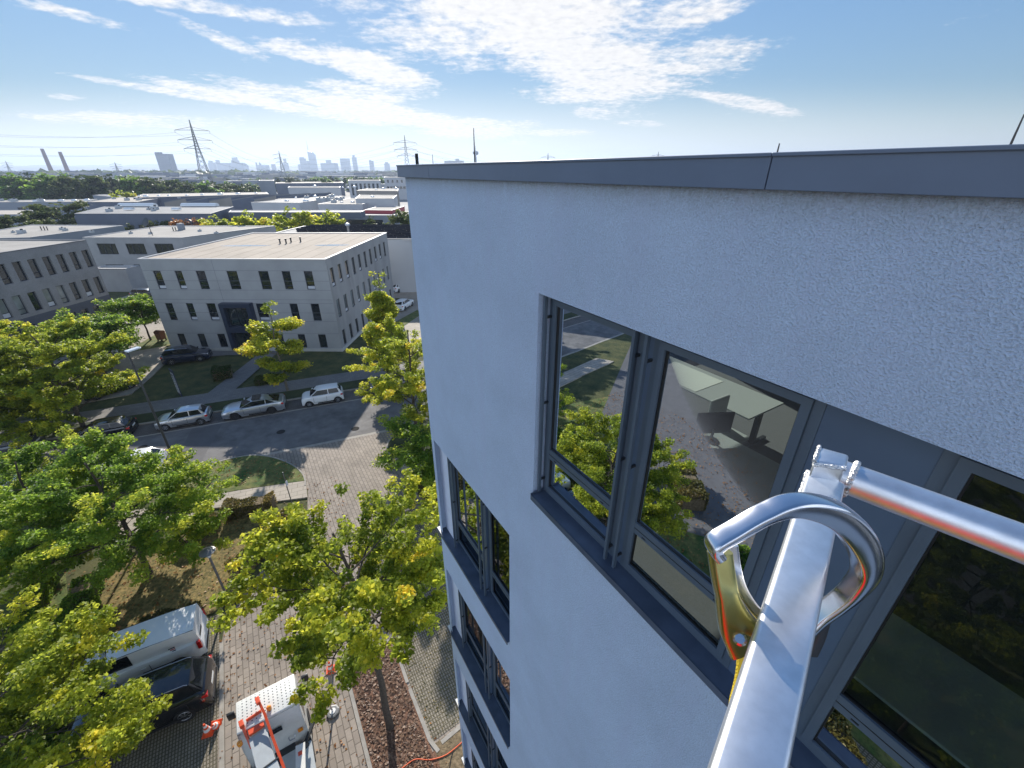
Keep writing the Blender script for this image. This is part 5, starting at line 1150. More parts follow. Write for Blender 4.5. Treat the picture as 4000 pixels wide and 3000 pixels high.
def puddle(pts, z):
    q = MB(); q.quad([(p.x, p.y, z) for p in smooth_poly(pts, 4, True)], 'puddle'); q.build('puddle', 'puddle', CB)
puddle(xy((-37.5, 57.2), (-34.5, 57.8), (-31.0, 57.3), (-32.5, 56.8), (-36, 56.6)), RZc-.115); puddle(xy((-25.6, 57.6), (-23.5, 58.2), (-21.2, 58.0), (-21.8, 57.2), (-24.3, 57.0)), RZc-.115)
mb = MB()
for k in range(11): a = 1.5+k*1.85; mb.box(FL+fu*a+Vector((.2, 11, RZc-.118)), (.09, 21.2, .008), 'seam_brown', fu, Vector((-.0, 1, 0)))
mb.build('roof_seam', 'seam_brown', CB)
# --- left brick office
BB = thing('office_building', 'brick office on the left with light upper storeys over a dark base storey', 'building', (0, 0, 0))
p0 = Vector((-53.0, 55.6, 0)); uu = Vector((-.0698, -.9976, 0)); wd = 24; pe = p0+uu*wd; bk = Vector((-26, .9, 0))
Hb = [(.06+1.538*k, .92+1.538*k, 8.37, 10.43) for k in range(15)]+[(.06+1.538*k, .92+1.538*k, 5.06, 7.12) for k in range(15)]+[(.06+1.538*k, .92+1.538*k, 1.84, 3.82) for k in range(15)]
Hb = [(a+.25, b+.25, c, d) for a, b, c, d in Hb]
facade(pe, -uu, wd, 0, 11.5, [(wd-b, wd-a, c, d) for a, b, c, d in Hb], 'brick_light', .30, 'front_wall', BB, bands=[(4.68, 'brick_dark')])
for k, (a, b, c, d) in enumerate(Hb):
    window(pe, -uu, wd-b, wd-a, c, d, BB, .22, k in (16, 19, 20, 22, 23, 24, 26), .07, c+.55 if (k*7) % 5 else None, gm='pale_glass' if k % 15 in (3, 4, 6, 7, 9, 12) and k >= 15 else 'dark_glass')
facade(p0, bk.normalized(), bk.length, 0, 11.5, [], 'brick_light', .1, 'side_wall', BB, bands=[(4.68, 'brick_dark')]); facade(pe+bk, -bk.normalized(), bk.length, 0, 11.5, [], 'brick_light', .1, 'side_wall', BB, bands=[(4.68, 'brick_dark')])
flat_roof([pe, p0, p0+bk, pe+bk], 11.55, 'roof_pale', BB, parm='brick_light')
q = MB(); q.span((-76.0, 58.6, 11.5), (-73.4, 60.2, 12.9), 'truck_grey'); o = q.build('housing', 'truck_grey', bevel=.05); t = thing('air_conditioner', 'grey air conditioning unit on the roof of the brick office', 'air conditioner'); o.parent = t
q = MB(); q.lathe((-73.39, 59.4, 12.2), [(.45, 0), (.45, .05), (.1, .06)], 'steel_dark', 16, 'x'); q.build('fan', 'steel_dark', t)

def block(name, label, cat, pix, z, wall, roofm, base=0, par='metal_white', holes=None, grp=None, parap=True, roofname='roof'):
    """building whose roof outline was surveyed from the photograph at roof height z"""
    P = [G(px, py, z) for px, py in pix]; P = [Vector((p.x, p.y, 0)) for p in P]
    ar = sum(P[i].x*P[(i+1) % len(P)].y-P[(i+1) % len(P)].x*P[i].y for i in range(len(P)))
    if ar < 0: P.reverse()
    t = thing(name, label, cat, (0, 0, 0), 0, grp); n = len(P)
    for i in range(n):
        a, b = P[i], P[(i+1) % n]; L = (b-a).length; u = (b-a).normalized(); nr = u.cross(Vector((0, 0, 1)))
        hs = []
        if holes and nr.y < -.45 and L > 6:
            for h in holes:
                kind_, z0, z1, wdt, gap, mg = h
                k = int((L-2*mg+gap)/(wdt+gap)); off = (L-(k*(wdt+gap)-gap))/2
                hs += [(off+j*(wdt+gap), off+j*(wdt+gap)+wdt, z0, z1) for j in range(k)]
        facade(a, u, L, base, z, hs, wall, .2, 'wall', t)
        for h in hs[:60]: window(a, u, *h, t, .14, False, .12, None, gm='dark_glass', mull=[h[0]+(h[1]-h[0])*m_/3 for m_ in (1, 2)] if h[1]-h[0] > 1.9 and h[1]-h[0] < 6 else ())
    if parap: flat_roof(P, z+.02, roofm, t, parm=par, pw=.3)
    else:
        mb = MB(); mb.prism(P, z-.01, z+.25, par, roofm); mb.build(roofname, roofm, t)
    t['_c'] = 0; del t['_c']
    return t, P
C1 = lambda x, y: (x*.4069, 400+y*.4069); C3 = lambda x, y: (x*.4069, 850+y*.4069); C4 = lambda x, y: (800+x*.4069, 850+y*.4069)
S1 = lambda x, y: (x*.3617, 700+y*.3617); S2 = lambda x, y: (800+x*.3707, 700+y*.3707); S0 = lambda x, y: (800+x*.3617, 550+y*.3617); SL = lambda x, y: (x*.3617, 550+y*.3617)
block('office_building', 'white two storey building with ribbon windows behind the brick office', 'building', [C3(790, 190), C3(1745, 192), C3(2640, 78), C3(1540, 78)], 8, 'render_light', 'roof_pale', holes=[('w', 4.9, 6.9, 3.6, 1.9, 1.2), ('w', 1.2, 3.0, 3.6, 1.9, 1.2)])
block('annex', 'low white annex with flat roof in front of the white two storey building', 'building', [C3(880, 492), C3(1200, 492), C3(1345, 460), C3(1010, 460)], 4, 'render_light', 'roof_pale', holes=[('w', 1.4, 2.9, 1.6, .9, .6)])
block('warehouse', 'long white flat-roofed hall at the left edge behind the brick office', 'building', [C3(-600, 210), C3(290, 190), C3(1185, 75), C3(300, 68)], 8, 'cladding_grey', 'roof_pale')
hall, HP = block('warehouse', 'white clad hall carrying rows of dark solar panels next to the wall edge', 'building', [C4(640, 152), C4(1740, 208), C4(1975, 205), C4(2330, 206), C4(2330, 80), C4(950, 80)], 9, 'cladding_white', 'roof_grey')
rowsn = 9; grp = 'solar panel rows on the hall roof'
ya, yb = G(1500, 935, 9).y, G(1500, 883, 9).y
for k in range(rowsn):
    y = ya+(yb-ya)*(k+.4)/rowsn; xl = G(1100+ (0 if k > 5 else 110*(5-k)/5), 900, 9).x+3; mb = MB(); x = max(xl, -42)+.0
    for j in range(16):
        xx = x+j*2.05
        if y < 77 and xx < -22: continue
        if y < 82 and xx < -40: continue
        mb.box((xx+1, y+.5, 9.30), (1.98, 1.15, .04), 'solar', Vector((1, 0, 0)), Vector((0, .94, -.28)), Vector((0, .28, .94))); mb.box((xx+1, y-.06, 9.25), (1.9, .03, .26), 'solar')
    if mb.v: tag(mb.build('solar_array', 'solar'), ['first', 'second', 'third', 'fourth', 'fifth', 'sixth', 'seventh', 'eighth', 'ninth'][k]+' row of solar panels from the near edge of the white hall', 'solar panel', grp)
# loading bay stair and rail
q = MB(); gr = G(1620, 1090, 1.2)
for k in range(5): q.span((gr.x-3, gr.y-1.6+k*.35, 0), (gr.x+.2, gr.y-1.25+k*.35, .25*(k+1)), 'kerb_stone')
st = q.build('outdoor_stair', 'kerb_stone'); tag(st, 'concrete stair at the foot of the white hall beside the wall edge', 'stair')
q = MB()
for k in range(5): q.tube([(gr.x+.2, gr.y-1.4+k*.4, .1), (gr.x+.2, gr.y-1.4+k*.4, 1.4+.25*k)], .03, 'pole_grey', 5)
q.tube([(gr.x+.2, gr.y-1.4, 1.4), (gr.x+.2, gr.y+.2, 2.4)], .03, 'pole_grey', 5); tag(q.build('handrail', 'pole_grey'), 'grey handrail of the stair at the white hall', 'handrail')

# ================================================================== TOWN BEYOND
def hole_rows(z0, z1, w=2.2, g=1.6): return [('w', z0, z1, w, g, 1)]
block('warehouse', 'blue-grey hall with dark windowed front left of the golden street trees', 'building', [S1(800, 372), S1(2276, 372), (913, 807), S1(1130, 295)], 9, 'cladding_blue', 'roof_grey', holes=[('w', 4.4, 6.2, 1.7, 1.2, 3)])
block('warehouse', 'low dark porch with pale rim before the blue-grey hall', 'building', [S1(800, 402), S1(1240, 408), S1(1760, 400), S1(2000, 378), S1(1040, 376)], 8, 'cladding_blue', 'roof_pale', par='metal_white')
block('warehouse', 'long grey hall with a dark ribbon of windows behind the golden trees', 'building', [(850, 839), (1541, 840), (1586, 826), (900, 824)], 7, 'cladding_grey', 'roof_grey', holes=[('w', 3.6, 5.6, 11, 1.2, 3), ('w', .3, 2.0, 4, 5, 3)])
block('warehouse', 'raised dark blue upper storey on the long grey hall', 'building', [(892, 829), (1408, 828), (1425, 822), (900, 821)], 8.6, 'cladding_blue', 'cladding_blue', base=6.9)
block('warehouse', 'white hall with grey pitched roof and dark vertical joint', 'building', [(980, 790), (1167, 792), (1345, 766), (1150, 760), (1075, 781)], 9, 'cladding_white', 'roof_grey')
block('warehouse', 'white hall with stepped parapet left of the dark red box', 'building', [(1241, 797), (1415, 797), (1527, 774), (1367, 774)], 9, 'cladding_white', 'roof_pale')
block('warehouse', 'white cube with dark vertical stripes beside the wall edge', 'building', [(1388, 775), (1536, 775), (1551, 762), (1404, 761)], 10.5, 'cladding_white', 'roof_pale', holes=[('w', 5, 10, .35, 1.4, 14)])
block('warehouse', 'flat building with dark red walls at the wall edge', 'building', [(1423, 820), (1530, 821.5), (1580, 805.5), (1478, 805.5)], 8, 'cladding_red', 'roof_pale')
block('canopy', 'thin pale canopy in front of the dark red building', 'canopy', [(1430, 834), (1560, 834), (1600, 826), (1500, 826)], 6.6, 'cladding_white', 'roof_pale', base=6.2)
block('office_building', 'long white building with small dark windows above the halls', 'building', [(1124, 732), (1328, 732), (1330, 728), (1130, 728)], 12, 'cladding_white', 'roof_pale', holes=[('w', 7.5, 9.3, 2.4, 9, 6)])
block('office_building', 'grey-brown cube with pale roof near the wall edge', 'building', [(1393, 744), (1554, 746), (1556, 736), (1437, 736)], 11, 'cladding_brown', 'roof_pale')
block('office_building', 'white and dark banded office block touching the wall edge', 'building', [(1500, 693), (1600, 693), (1600, 690.5), (1503, 690.5)], 15, 'cladding_white', 'roof_pale', holes=[('w', 11.5, 13.4, 1.2, 2.2, 1), ('w', 7.4, 9.0, 1.8, .6, 1)])
block('office_building', 'pale arcaded block with tall dark windows', 'building', [(1359, 705), (1486, 705), (1484, 702), (1362, 702)], 13, 'cladding_white', 'roof_pale', holes=[('w', 3, 11, 1.6, 1.5, 1)])
block('silo_building', 'blue-grey silo tower block with two pale pipes', 'building', [(1011, 706), (1070, 706), (1068, 702), (1013, 702)], 14, 'cladding_grey', 'roof_grey')
block('warehouse', 'very long flat roof seen edge on in front of the woods', 'building', [(1075, 716), (1342, 714), (1336, 709), (1080, 711)], 10, 'cladding_blue', 'roof_tan')
block('warehouse', 'tan-roofed hall in the middle of the halls', 'building', [(333, 789), (535, 789), (640, 771), (470, 770)], 9, 'cladding_blue', 'roof_tan', holes=[('w', 4, 6.5, 3, 2, 2)])
block('warehouse', 'left hall with domed rooflights and dark windows', 'building', [(-60, 790), (335, 788), (380, 777), (-40, 783)], 8, 'cladding_grey', 'roof_pale', holes=[('w', 4, 6, 3, 3.4, 8)])
block('warehouse', 'low building with brownish roof at the left edge', 'building', [(-40, 838), (112, 837), (132, 820), (-30, 821)], 6, 'cladding_grey', 'roof_tan')
block('warehouse', 'small blue-grey shed in front of the dark wood', 'building', [(361, 762), (452, 770), (500, 766), (400, 758)], 8, 'cladding_grey', 'roof_grey')
block('warehouse', 'dark hall roof strip behind the tan-roofed hall', 'building', [(520, 772), (1050, 758), (1040, 750), (560, 757)], 9.5, 'cladding_blue', 'roof_tan')
# sawtooth hall
t = thing('warehouse', 'big hall with a stepped row of sloping dark roofs', 'building')
pts = [(640+k*100, 789-k*3.6) for k in range(6)]
for k in range(6):
    a = G(640+k*88, 790-k*3.0, 9); b = G(640+(k+1)*88, 790-(k+1)*3.0, 9); c = a+Vector((6, 16+k, 0)); d = b+Vector((6, 16+k, 0))
    mb = MB(); mb.add([(a.x, a.y, 9), (b.x, b.y, 10.2), (d.x, d.y, 10.2), (c.x, c.y, 9), (a.x, a.y, 8.7), (b.x, b.y, 9.9), (d.x, d.y, 9.9), (c.x, c.y, 8.7)], [(0, 1, 2, 3), (7, 6, 5, 4), (0, 4, 5, 1), (1, 5, 6, 2), (2, 6, 7, 3), (3, 7, 4, 0)], 'roof_grey'); mb.build('roof_bay', 'roof_grey', t)
    mb = MB(); mb.add([(a.x, a.y, 0), (b.x, b.y, 0), (b.x, b.y, 9.9), (a.x, a.y, 8.7)], [(0, 1, 2, 3)], 'cladding_blue' if k % 2 else 'cladding_brown'); mb.add([(b.x, b.y, 0), (d.x, d.y, 0), (d.x, d.y, 9.9), (b.x, b.y, 9.9)], [(0, 1, 2, 3)], 'cladding_blue'); mb.build('wall', 'cladding_blue', t)
# rooflights on the halls: barrel vaults and domes
def barrel(px0, px1, py, z, r, label):
    a, b = G(px0, py, z), G(px1, py, z); q = MB(); n = 8; d = (b-a); u = d.normalized(); sd_ = Vector((-u.y, u.x, 0)); vs = []
    for p in (a, b):
        for k in range(n+1): an = math.pi*k/n; vs.append(p+sd_*r*math.cos(an)+Vector((0, 0, r*.8*math.sin(an)+.1)))
    q.add(vs, [(i, i+1, n+2+i, n+1+i) for i in range(n)]+[tuple(range(n+1)), tuple(range(2*n+1, n, -1))], 'skylight_white'); tag(q.build('rooflight', 'skylight_white', smooth=50), label, 'rooflight', 'rooflights on the halls')
for x0, x1, y, lab in ((470, 608, 806, 'left long barrel rooflight on the blue-grey hall roof'), (714, 850, 806, 'right long barrel rooflight on the blue-grey hall roof'), (490, 522, 820, 'short rooflight on the left part of the blue-grey hall roof'), (676, 704, 820, 'short rooflight on the right part of the blue-grey hall roof')):
    barrel(x0, x1, y, 9.05, 1.1 if x1-x0 > 60 else .7, lab)
rr = random.Random(5)
dm = MB(); dm.lathe((0, 0, 0), [(1.0, 0), (1.0, .3), (.85, .6), (.5, .8), (.1, .88)], 'skylight_white', 12); dmo = dm.build('roof_dome', 'skylight_white', smooth=60); first = True
spots = [(60, 786, 8), (140, 787, 8), (165, 785, 8), (240, 785, 8), (290, 784, 8), (340, 783, 8), (1155, 773, 9), (1120, 785, 9), (1195, 786, 9), (1230, 768, 9), (1300, 765, 9), (1335, 790, 9), (1378, 790, 9), (1455, 769, 10.5), (1498, 737, 11), (1548, 737, 11), (1470, 741, 11), (730, 764, 9.7), (790, 761, 9.7), (860, 760, 9.7), (930, 758, 9.7), (1000, 755, 9.7), (570, 768, 9.7), (620, 766, 9.7), (1230, 728, 12.1), (1340, 733, 9), (1360, 733, 9), (1385, 731, 9), (545, 766, 9.7), (660, 765, 9.7)]
for i, (x, y, z) in enumerate(spots):
    o = dmo if i == 0 else dmo.copy()
    if i: COL.objects.link(o)
    p = G(x, y, z); o.location = (p.x, p.y, z-.05); s_ = rr.uniform(.5, 1.0)*(p.y/150)**.5; o.scale = (s_, s_, s_*.8); tag(o, 'white domed rooflight on the roofs of the distant halls', 'rooflight', 'domes on the distant halls')
for i, (x, y, z) in enumerate(((C3(400, 118)[0], C3(400, 118)[1], 8), (C3(430, 118)[0], C3(430, 118)[1], 8), (C3(458, 118)[0], C3(458, 118)[1], 8), (C3(1665, 125)[0], C3(1665, 125)[1], 8), (C3(1690, 125)[0], C3(1690, 125)[1], 8))):
    p = G(x, y, z); q = MB(); q.tube([(p.x, p.y, 7.8), (p.x, p.y, 8.7)], .09, 'steel_dark', 6); tag(q.build('roof_vent', 'steel_dark'), 'short dark vent pipe on the pale roofs behind the brick office', 'vent', 'vent pipes on pale roofs')
p = G(*C3(1745, 112), 8); q = MB(); q.span((p.x-.5, p.y-.5, 7.9), (p.x+.5, p.y+.5, 9.2), 'cladding_grey'); tag(q.build('roof_hatch', 'cladding_grey', bevel=.05), 'grey box shaped vent on the white two storey building', 'vent')
p = G(*C3(1465, 168), 8); t = thing('satellite_dish', 'dark satellite dish on a pole on the white two storey building', 'satellite dish', (p.x, p.y, 7.88))
q = MB(); q.tube([(0, 0, 0), (-.15, 0, 2.1)], .06, 'steel_dark', 6); q.build('pole', 'steel_dark', t); q = MB(); q.lathe((0, 0, 0), [(.05, 0), (.6, .12), (.85, .3), (.8, .32)], 'steel_dark', 16); o = q.build('dish', 'steel_dark', t, smooth=50); o.location = (-.2, 0, 2.4); o.rotation_euler = (R(65), 0, R(-20))
p = G(*C4(1388, 178), 9); q = MB(); q.tube([(p.x, p.y, 8.9), (p.x, p.y, 10.4), (p.x, p.y, 10.8)], [.22, .22, .35], 'rim', 10); q.lathe((p.x, p.y, 10.8), [(.45, 0), (.4, .25), (.1, .4)], 'rim', 12); tag(q.build('roof_chimney', 'rim', smooth=40), 'round metal vent cowl on the hall with solar panels', 'vent')
r3 = random.Random(9); un = None
for i in range(34):
    x, y, z = [(r3.uniform(420, 820), r3.uniform(812, 828), 9), (r3.uniform(1160, 1330), r3.uniform(770, 784), 9), (r3.uniform(1260, 1480), r3.uniform(778, 792), 9), (r3.uniform(0, 300), r3.uniform(784, 788), 8), (r3.uniform(400, 700), r3.uniform(772, 784), 9), (r3.uniform(30, 400), r3.uniform(895, 918), 8), (r3.uniform(500, 880), r3.uniform(890, 918), 8)][i % 7]
    p = G(x, y, z)
    if un is None:
        un = thing('roof_unit', 'grey box shaped ventilation unit on the flat hall roofs', 'ventilation unit', (p.x, p.y, z-.12), .1, 'ventilation units on the flat roofs')
        q = MB(); q.span((-.9, -.6, 0), (.9, .6, 1.0), 'truck_grey'); q.build('housing', 'truck_grey', un, bevel=.05); q = MB(); q.tube([(.3, 0, 1), (.3, 0, 1.35)], .32, 'steel_dark', 10); q.build('fan_duct', 'steel_dark', un)
    else:
        c = copy_tree(un); c.location = (p.x, p.y, z-.12); sc_ = r3.uniform(.5, 1.3)*(.55 if y > 880 else 1); c.scale = (sc_, sc_, sc_); c.rotation_euler = (0, 0, r3.uniform(-.4, .4))
# golden trees behind the central office, bushes
B1 = tree_proto(101, 8.5, 3.4, 2.2, 5200, .42, 'round', 'leaf_yellow', 'bark', .56, 12, .16, .6, .2)
B2 = tree_proto(103, 8.0, 3.6, 1.5, 5200, .45, 'round', 'leaf_dark', 'bark', .7, 12, .16, .7, .2)
B3 = tree_proto(107, 7.0, 2.6, .9, 3600, .38, 'cone', 'leaf_dark', 'bark', .6, 14, .12, .5, .1)
for px, pyt, Y, pr, sx, lab in ((838, 841, 118, B1, 1.0, 'first golden tree from the left before the long grey hall'), (966, 824, 110, B1, 1.25, 'second golden tree before the long grey hall, tall and narrow'), (1122, 809, 112, B1, 1.7, 'biggest golden tree before the long grey hall'), (1274, 822, 118, B1, 1.3, 'golden-green tree before the long grey hall right of the biggest'), (1440, 843, 118, B3, 1.0, 'small dark conical tree before the long grey hall'), (1575, 835, 112, B2, 1.25, 'grey-green bushy tree touching the wall edge')):
    tp_ = T(px, pyt, Y); H_ = 8.5 if pr is B1 else 8.0 if pr is B2 else 7.0; sc = tp_.z/H_
    plant_tree(pr, lab, (tp_.x, Y, 0), px*.01, sc, grp='trees before the long grey hall')
for px, pyt, Y, pr, wd_, lab in ((200, 797, 140, B2, 1.5, 'broad olive tree left among the halls'), (30, 845, 120, B2, 1.0, 'dark bush tree at the left edge among the halls'), (130, 862, 112, B2, .8, 'low green bush between the left halls'), (505, 872, 118, B3, .7, 'small conical tree before the dark blue-grey front'), (608, 865, 120, B2, .6, 'small dark bush before the blue-grey hall'), (463, 742, 215, B1, 1.0, 'yellow tree rising behind the tan-roofed hall')):
    tp_ = T(px, pyt, Y); H_ = 8.5 if pr is B1 else 8.0 if pr is B2 else 7.0; sc = max(2, tp_.z)/H_
    plant_tree(pr, lab, (tp_.x, Y, 0), px*.01, sc*max(1, wd_), grp='trees among the halls', sz=sc)
Bo = tree_proto(109, 4.0, 2.4, .6, 2500, .3, 'ball', 'leaf_orange', 'bark', .6, 10, .12, .5, .2); tp_ = T(722, 858, 118); plant_tree(Bo, 'rust-orange bushy tree before the blue-grey hall', (tp_.x, 118, 0), 0, tp_.z/4.0, grp='trees among the halls')
# wood behind the halls: individually planted trees
F1 = tree_proto(121, 15, 6.2, 1.5, 2600, 1.25, 'round', 'leaf_dark', 'bark', .55, 12, .3, 1.7, .25)
F2 = tree_proto(127, 15, 5.6, 1.5, 2600, 1.25, 'round', 'leaf_green', 'bark', .35, 12, .3, 1.6, .15)
F3 = tree_proto(131, 16, 4.6, 1.5, 2200, 1.15, 'cone', 'leaf_dark', 'bark', .35, 14, .3, 1.4, .1)
rr = random.Random(17); cnt = 0
belt = [((-40, 960), 680, 712, 255, 300, 34, 'dense wood behind the left halls'), ((200, 1010), 712, 735, 330, 420, 40, 'dense wood behind the left halls'), ((-40, 1540), 688, 708, 640, 1000, 60, 'far wood below the skyline'), ((1080, 1500), 690, 700, 420, 560, 26, 'wood behind the long flat roof')]
for (x0, x1), t0, t1, y0, y1, n, gl in belt:
    for i in range(n):
        px = x0+(x1-x0)*(i+rr.random())/n; Y = rr.uniform(y0, y1); ty = rr.uniform(t0, t1)
        if y0 == 255: ty = 688+max(0, (px-350))*.055+rr.uniform(-8, 8)
        tp_ = T(px, ty, Y); pr = rr.choice((F1, F2, F1, F3) if y0 < 500 else (F1, F2)); sc = max(6.5, tp_.z)/15
        plant_tree(pr, 'dark tree in the '+gl, (tp_.x, Y, 0), rr.uniform(0, 6), sc*rr.uniform(.95, 1.35), grp='trees in the '+gl, name='forest_tree', sz=sc)
# town clutter far out: roofs and house rows that read as one mass
def clutter(name, label, n, y0, y1, h0, h1, seed, mats):
    r2 = random.Random(seed); mb = MB()
    for i in range(n):
        Y = y0*(y1/y0)**r2.random(); x = r2.uniform(-1.45, .55)*Y; w_ = r2.uniform(12, 55)*(1+Y/4000); d = r2.uniform(10, 30); h = r2.uniform(h0, h1)*(1+Y/6000)
        mb.span((x, Y, -.5), (x+w_, Y+d, h), r2.choice(mats))
        if r2.random() < .5: mb.span((x+w_*.2, Y+2, h), (x+w_*.5, Y+d*.6, h+r2.uniform(1, 4)), r2.choice(mats))
    o = mb.build(name, mats[0]); o['kind'] = 'stuff'; o['label'] = label; o['category'] = 'town'; return o
clutter('distant_town', 'distant low houses and works halls spreading to the foot of the hills', 900, 900, 5200, 6, 15, 5, ['city_wall', 'roof_pale', 'cladding_grey', 'cladding_white', 'cladding_brown', 'cladding_blue'])
clutter('distant_town', 'works halls and sheds between the woods in the middle distance', 120, 480, 900, 6, 10, 8, ['city_wall', 'roof_pale', 'cladding_grey', 'cladding_white', 'cladding_blue'])
rg = np.random.default_rng(3); nf_ = 16000; Yf = 1100*(5.2)**rg.random(nf_); Xf = rg.uniform(-1.45, .55, nf_)*Yf
msk = np.sin(Xf*.006+1)*np.cos(Yf*.0045)+.35*np.sin(Xf*.02)+rg.normal(0, .3, nf_) > .15
Pf = np.stack([Xf, Yf, rg.uniform(2, 14, nf_)], 1)[msk]
me = leaf_mesh('distant_wood', Pf, rg.uniform(.2, .9, len(Pf)), 22, 4, 'leaf_dark', up=.8); o = bpy.data.objects.new('distant_wood', me); COL.objects.link(o); o['kind'] = 'stuff'; o['label'] = 'far-off woods between the houses'; o['category'] = 'wood'
# long white building with stripes in the wood
block('office_building', 'long low white building with dark upright windows in the wood', 'building', [(486, 688), (650, 688), (672, 689.5), (670, 686.5), (500, 686.5)], 11.5, 'cladding_white', 'roof_pale', holes=[('w', 4, 9, 3, 4, 6)])
# skyline
def tower(px0, px1, pyt, Y, label, m='city_wall', parts=(), grp='high-rise blocks on the skyline', cat='building', name='high_rise'):
    a, b = T(px0, pyt, Y), T(px1, pyt, Y); t = thing(name, label, cat, ((a.x+b.x)/2, Y, 0), 0, grp); w_ = (b.x-a.x); q = MB(); q.span((-w_/2, 0, 0), (w_/2, max(15, w_*.6), a.z), m); q.build('block', m, t)
    q = MB(); nf = max(3, int(a.z/7))
    for k in range(nf): z = (k+.35)*a.z/nf; q.span((-w_/2*.94, -.6, z), (w_/2*.94, 0, z+a.z/nf*.42), 'city_glass')
    q.build('window_band', 'city_glass', t)
    for (f0, f1, extra) in parts:
        q = MB(); q.span((-w_/2+w_*f0, 1, a.z), (-w_/2+w_*f1, 12, a.z+extra), m); q.build('roof_storey', m, t)
    return t
def s0(x0, x1, y): return 800+x0*.3617, 800+x1*.3617, 550+y*.3617
tower(604, 654, 601, 1900, 'broad pale blue tower block left of the big pylon', parts=((0, .45, 6),))
for (x0, x1, y, pt, lab) in ((28, 92, 236, ((.2, .8, 14),), 'high block just right of the big pylon'), (118, 232, 238, ((0, .35, 22),), 'wide stepped block, second from the big pylon'), (262, 388, 236, ((.3, .75, 40), (.2, .85, 18)), 'wide domed block, third from the big pylon'), (416, 456, 262, ((.2, .8, 12),), 'narrow low tower before the church spire'), (550, 660, 262, ((0, .1, 20),), 'flat block behind the church spire'), (712, 750, 252, (), 'small block left of the middle pylon'), (842, 888, 240, ((.2, .8, 32),), 'domed block right of the middle pylon'), (1002, 1022, 255, (), 'slim little tower left of the twin towers'), (1018, 1075, 190, ((.1, .9, 10),), 'left, lower one of the twin towers'), (1074, 1115, 216, (), 'link block between the twin towers'), (1246, 1402, 240, ((.4, .75, 24),), 'long stepped block right of the twin towers'), (1455, 1545, 190, (), 'square high block right of the twin towers'), (1586, 1630, 178, ((.2, .7, 16),), 'slim high tower with a cap next to the square block'), (1772, 1816, 216, ((0, .5, 6),), 'lone high block near the roof corner'), (1936, 1988, 246, ((.2, .8, 12),), 'low block nearest to the roof corner')):
    a, b, c = s0(x0, x1, y); tower(a, b, c, 4200, lab, parts=pt)
a, b, c = s0(1112, 1180, 150); t = tower(a, b, c, 4180, 'tallest glass tower with slanted top and a mast', 'city_glass', grp='high-rise blocks on the skyline'); w_ = T(b, c, 4180).x-T(a, c, 4180).x; z0 = T(a, c, 4180).z; z1 = T(a, 550+.3617*110, 4180).z
q = MB(); q.add([(-w_/2, 0, z0), (w_/2, 0, z0), (w_/2, 30, z0), (-w_/2, 30, z0), (-w_/2, 0, z1), (-w_/2, 30, z1), (w_*.15, 0, z1-8), (w_*.15, 30, z1-8)], [(0, 1, 6, 4), (3, 5, 7, 2), (4, 6, 7, 5), (1, 2, 7, 6), (0, 4, 5, 3), (0, 3, 2, 1)], 'city_glass'); q.build('slanted_crown', 'city_glass', t)
q = MB(); q.tube([(-w_*.4, 10, z1), (-w_*.4, 10, z1+75)], [3, 1], 'pylon_steel', 5); q.build('mast', 'pylon_steel', t)
p = T(1013, 631, 4150); q = MB(); q.tube([(p.x, 4150, 0), (p.x, 4150, p.z*.78), (p.x, 4150, p.z)], [12, 9, .5], 'city_wall', 6); tag(q.build('church_spire', 'city_wall'), 'pointed church spire in the skyline', 'church')
tower(1735, 1808, 628, 2600, 'white box shaped block showing above the fascia', 'cladding_white', ((.6, .8, 10),))
tower(95, 160, 668, 1500, 'dark flat block low on the left', 'cladding_blue', name='warehouse', cat='building'); tower(308, 342, 668, 1500, 'dark flat block between the chimneys and the white building', 'cladding_blue', name='warehouse', cat='building')
tower(1377, 1428, 675, 1100, 'dark box block in the wood near the roof corner', 'cladding_blue', name='warehouse', cat='building')
for px, top, lab in ((163, 581, 'left, taller of the two red brick works chimneys'), (233, 593, 'right, shorter of the two red brick works chimneys')):
    p = T(px, top, 1300); q = MB(); q.tube([(0, 0, 0), (0, 0, p.z*.5), (0, 0, p.z)], [5.6, 4.6, 3.8], 'chimney_red', 14); o = q.build('chimney', 'chimney_red', smooth=50); o.location = (p.x, 1300, 0); tag(o, lab, 'chimney', 'brick chimneys')
p = T(1857, 570, 1900); q = MB(); q.tube([(0, 0, 0), (0, 0, p.z*.62), (0, 0, p.z*.70), (0, 0, p.z)], [4.5, 3.2, 1.8, .6], 'city_wall', 8); q.lathe((0, 0, p.z*.70), [(5, 0), (11, 4), (11, 12), (4, 15)], 'city_wall', 14); o = q.build('radio_tower', 'city_wall'); o.location = (p.x, 1900, 0); tag(o, 'slim radio tower with a round platform beside the tallest roof rod', 'tower')
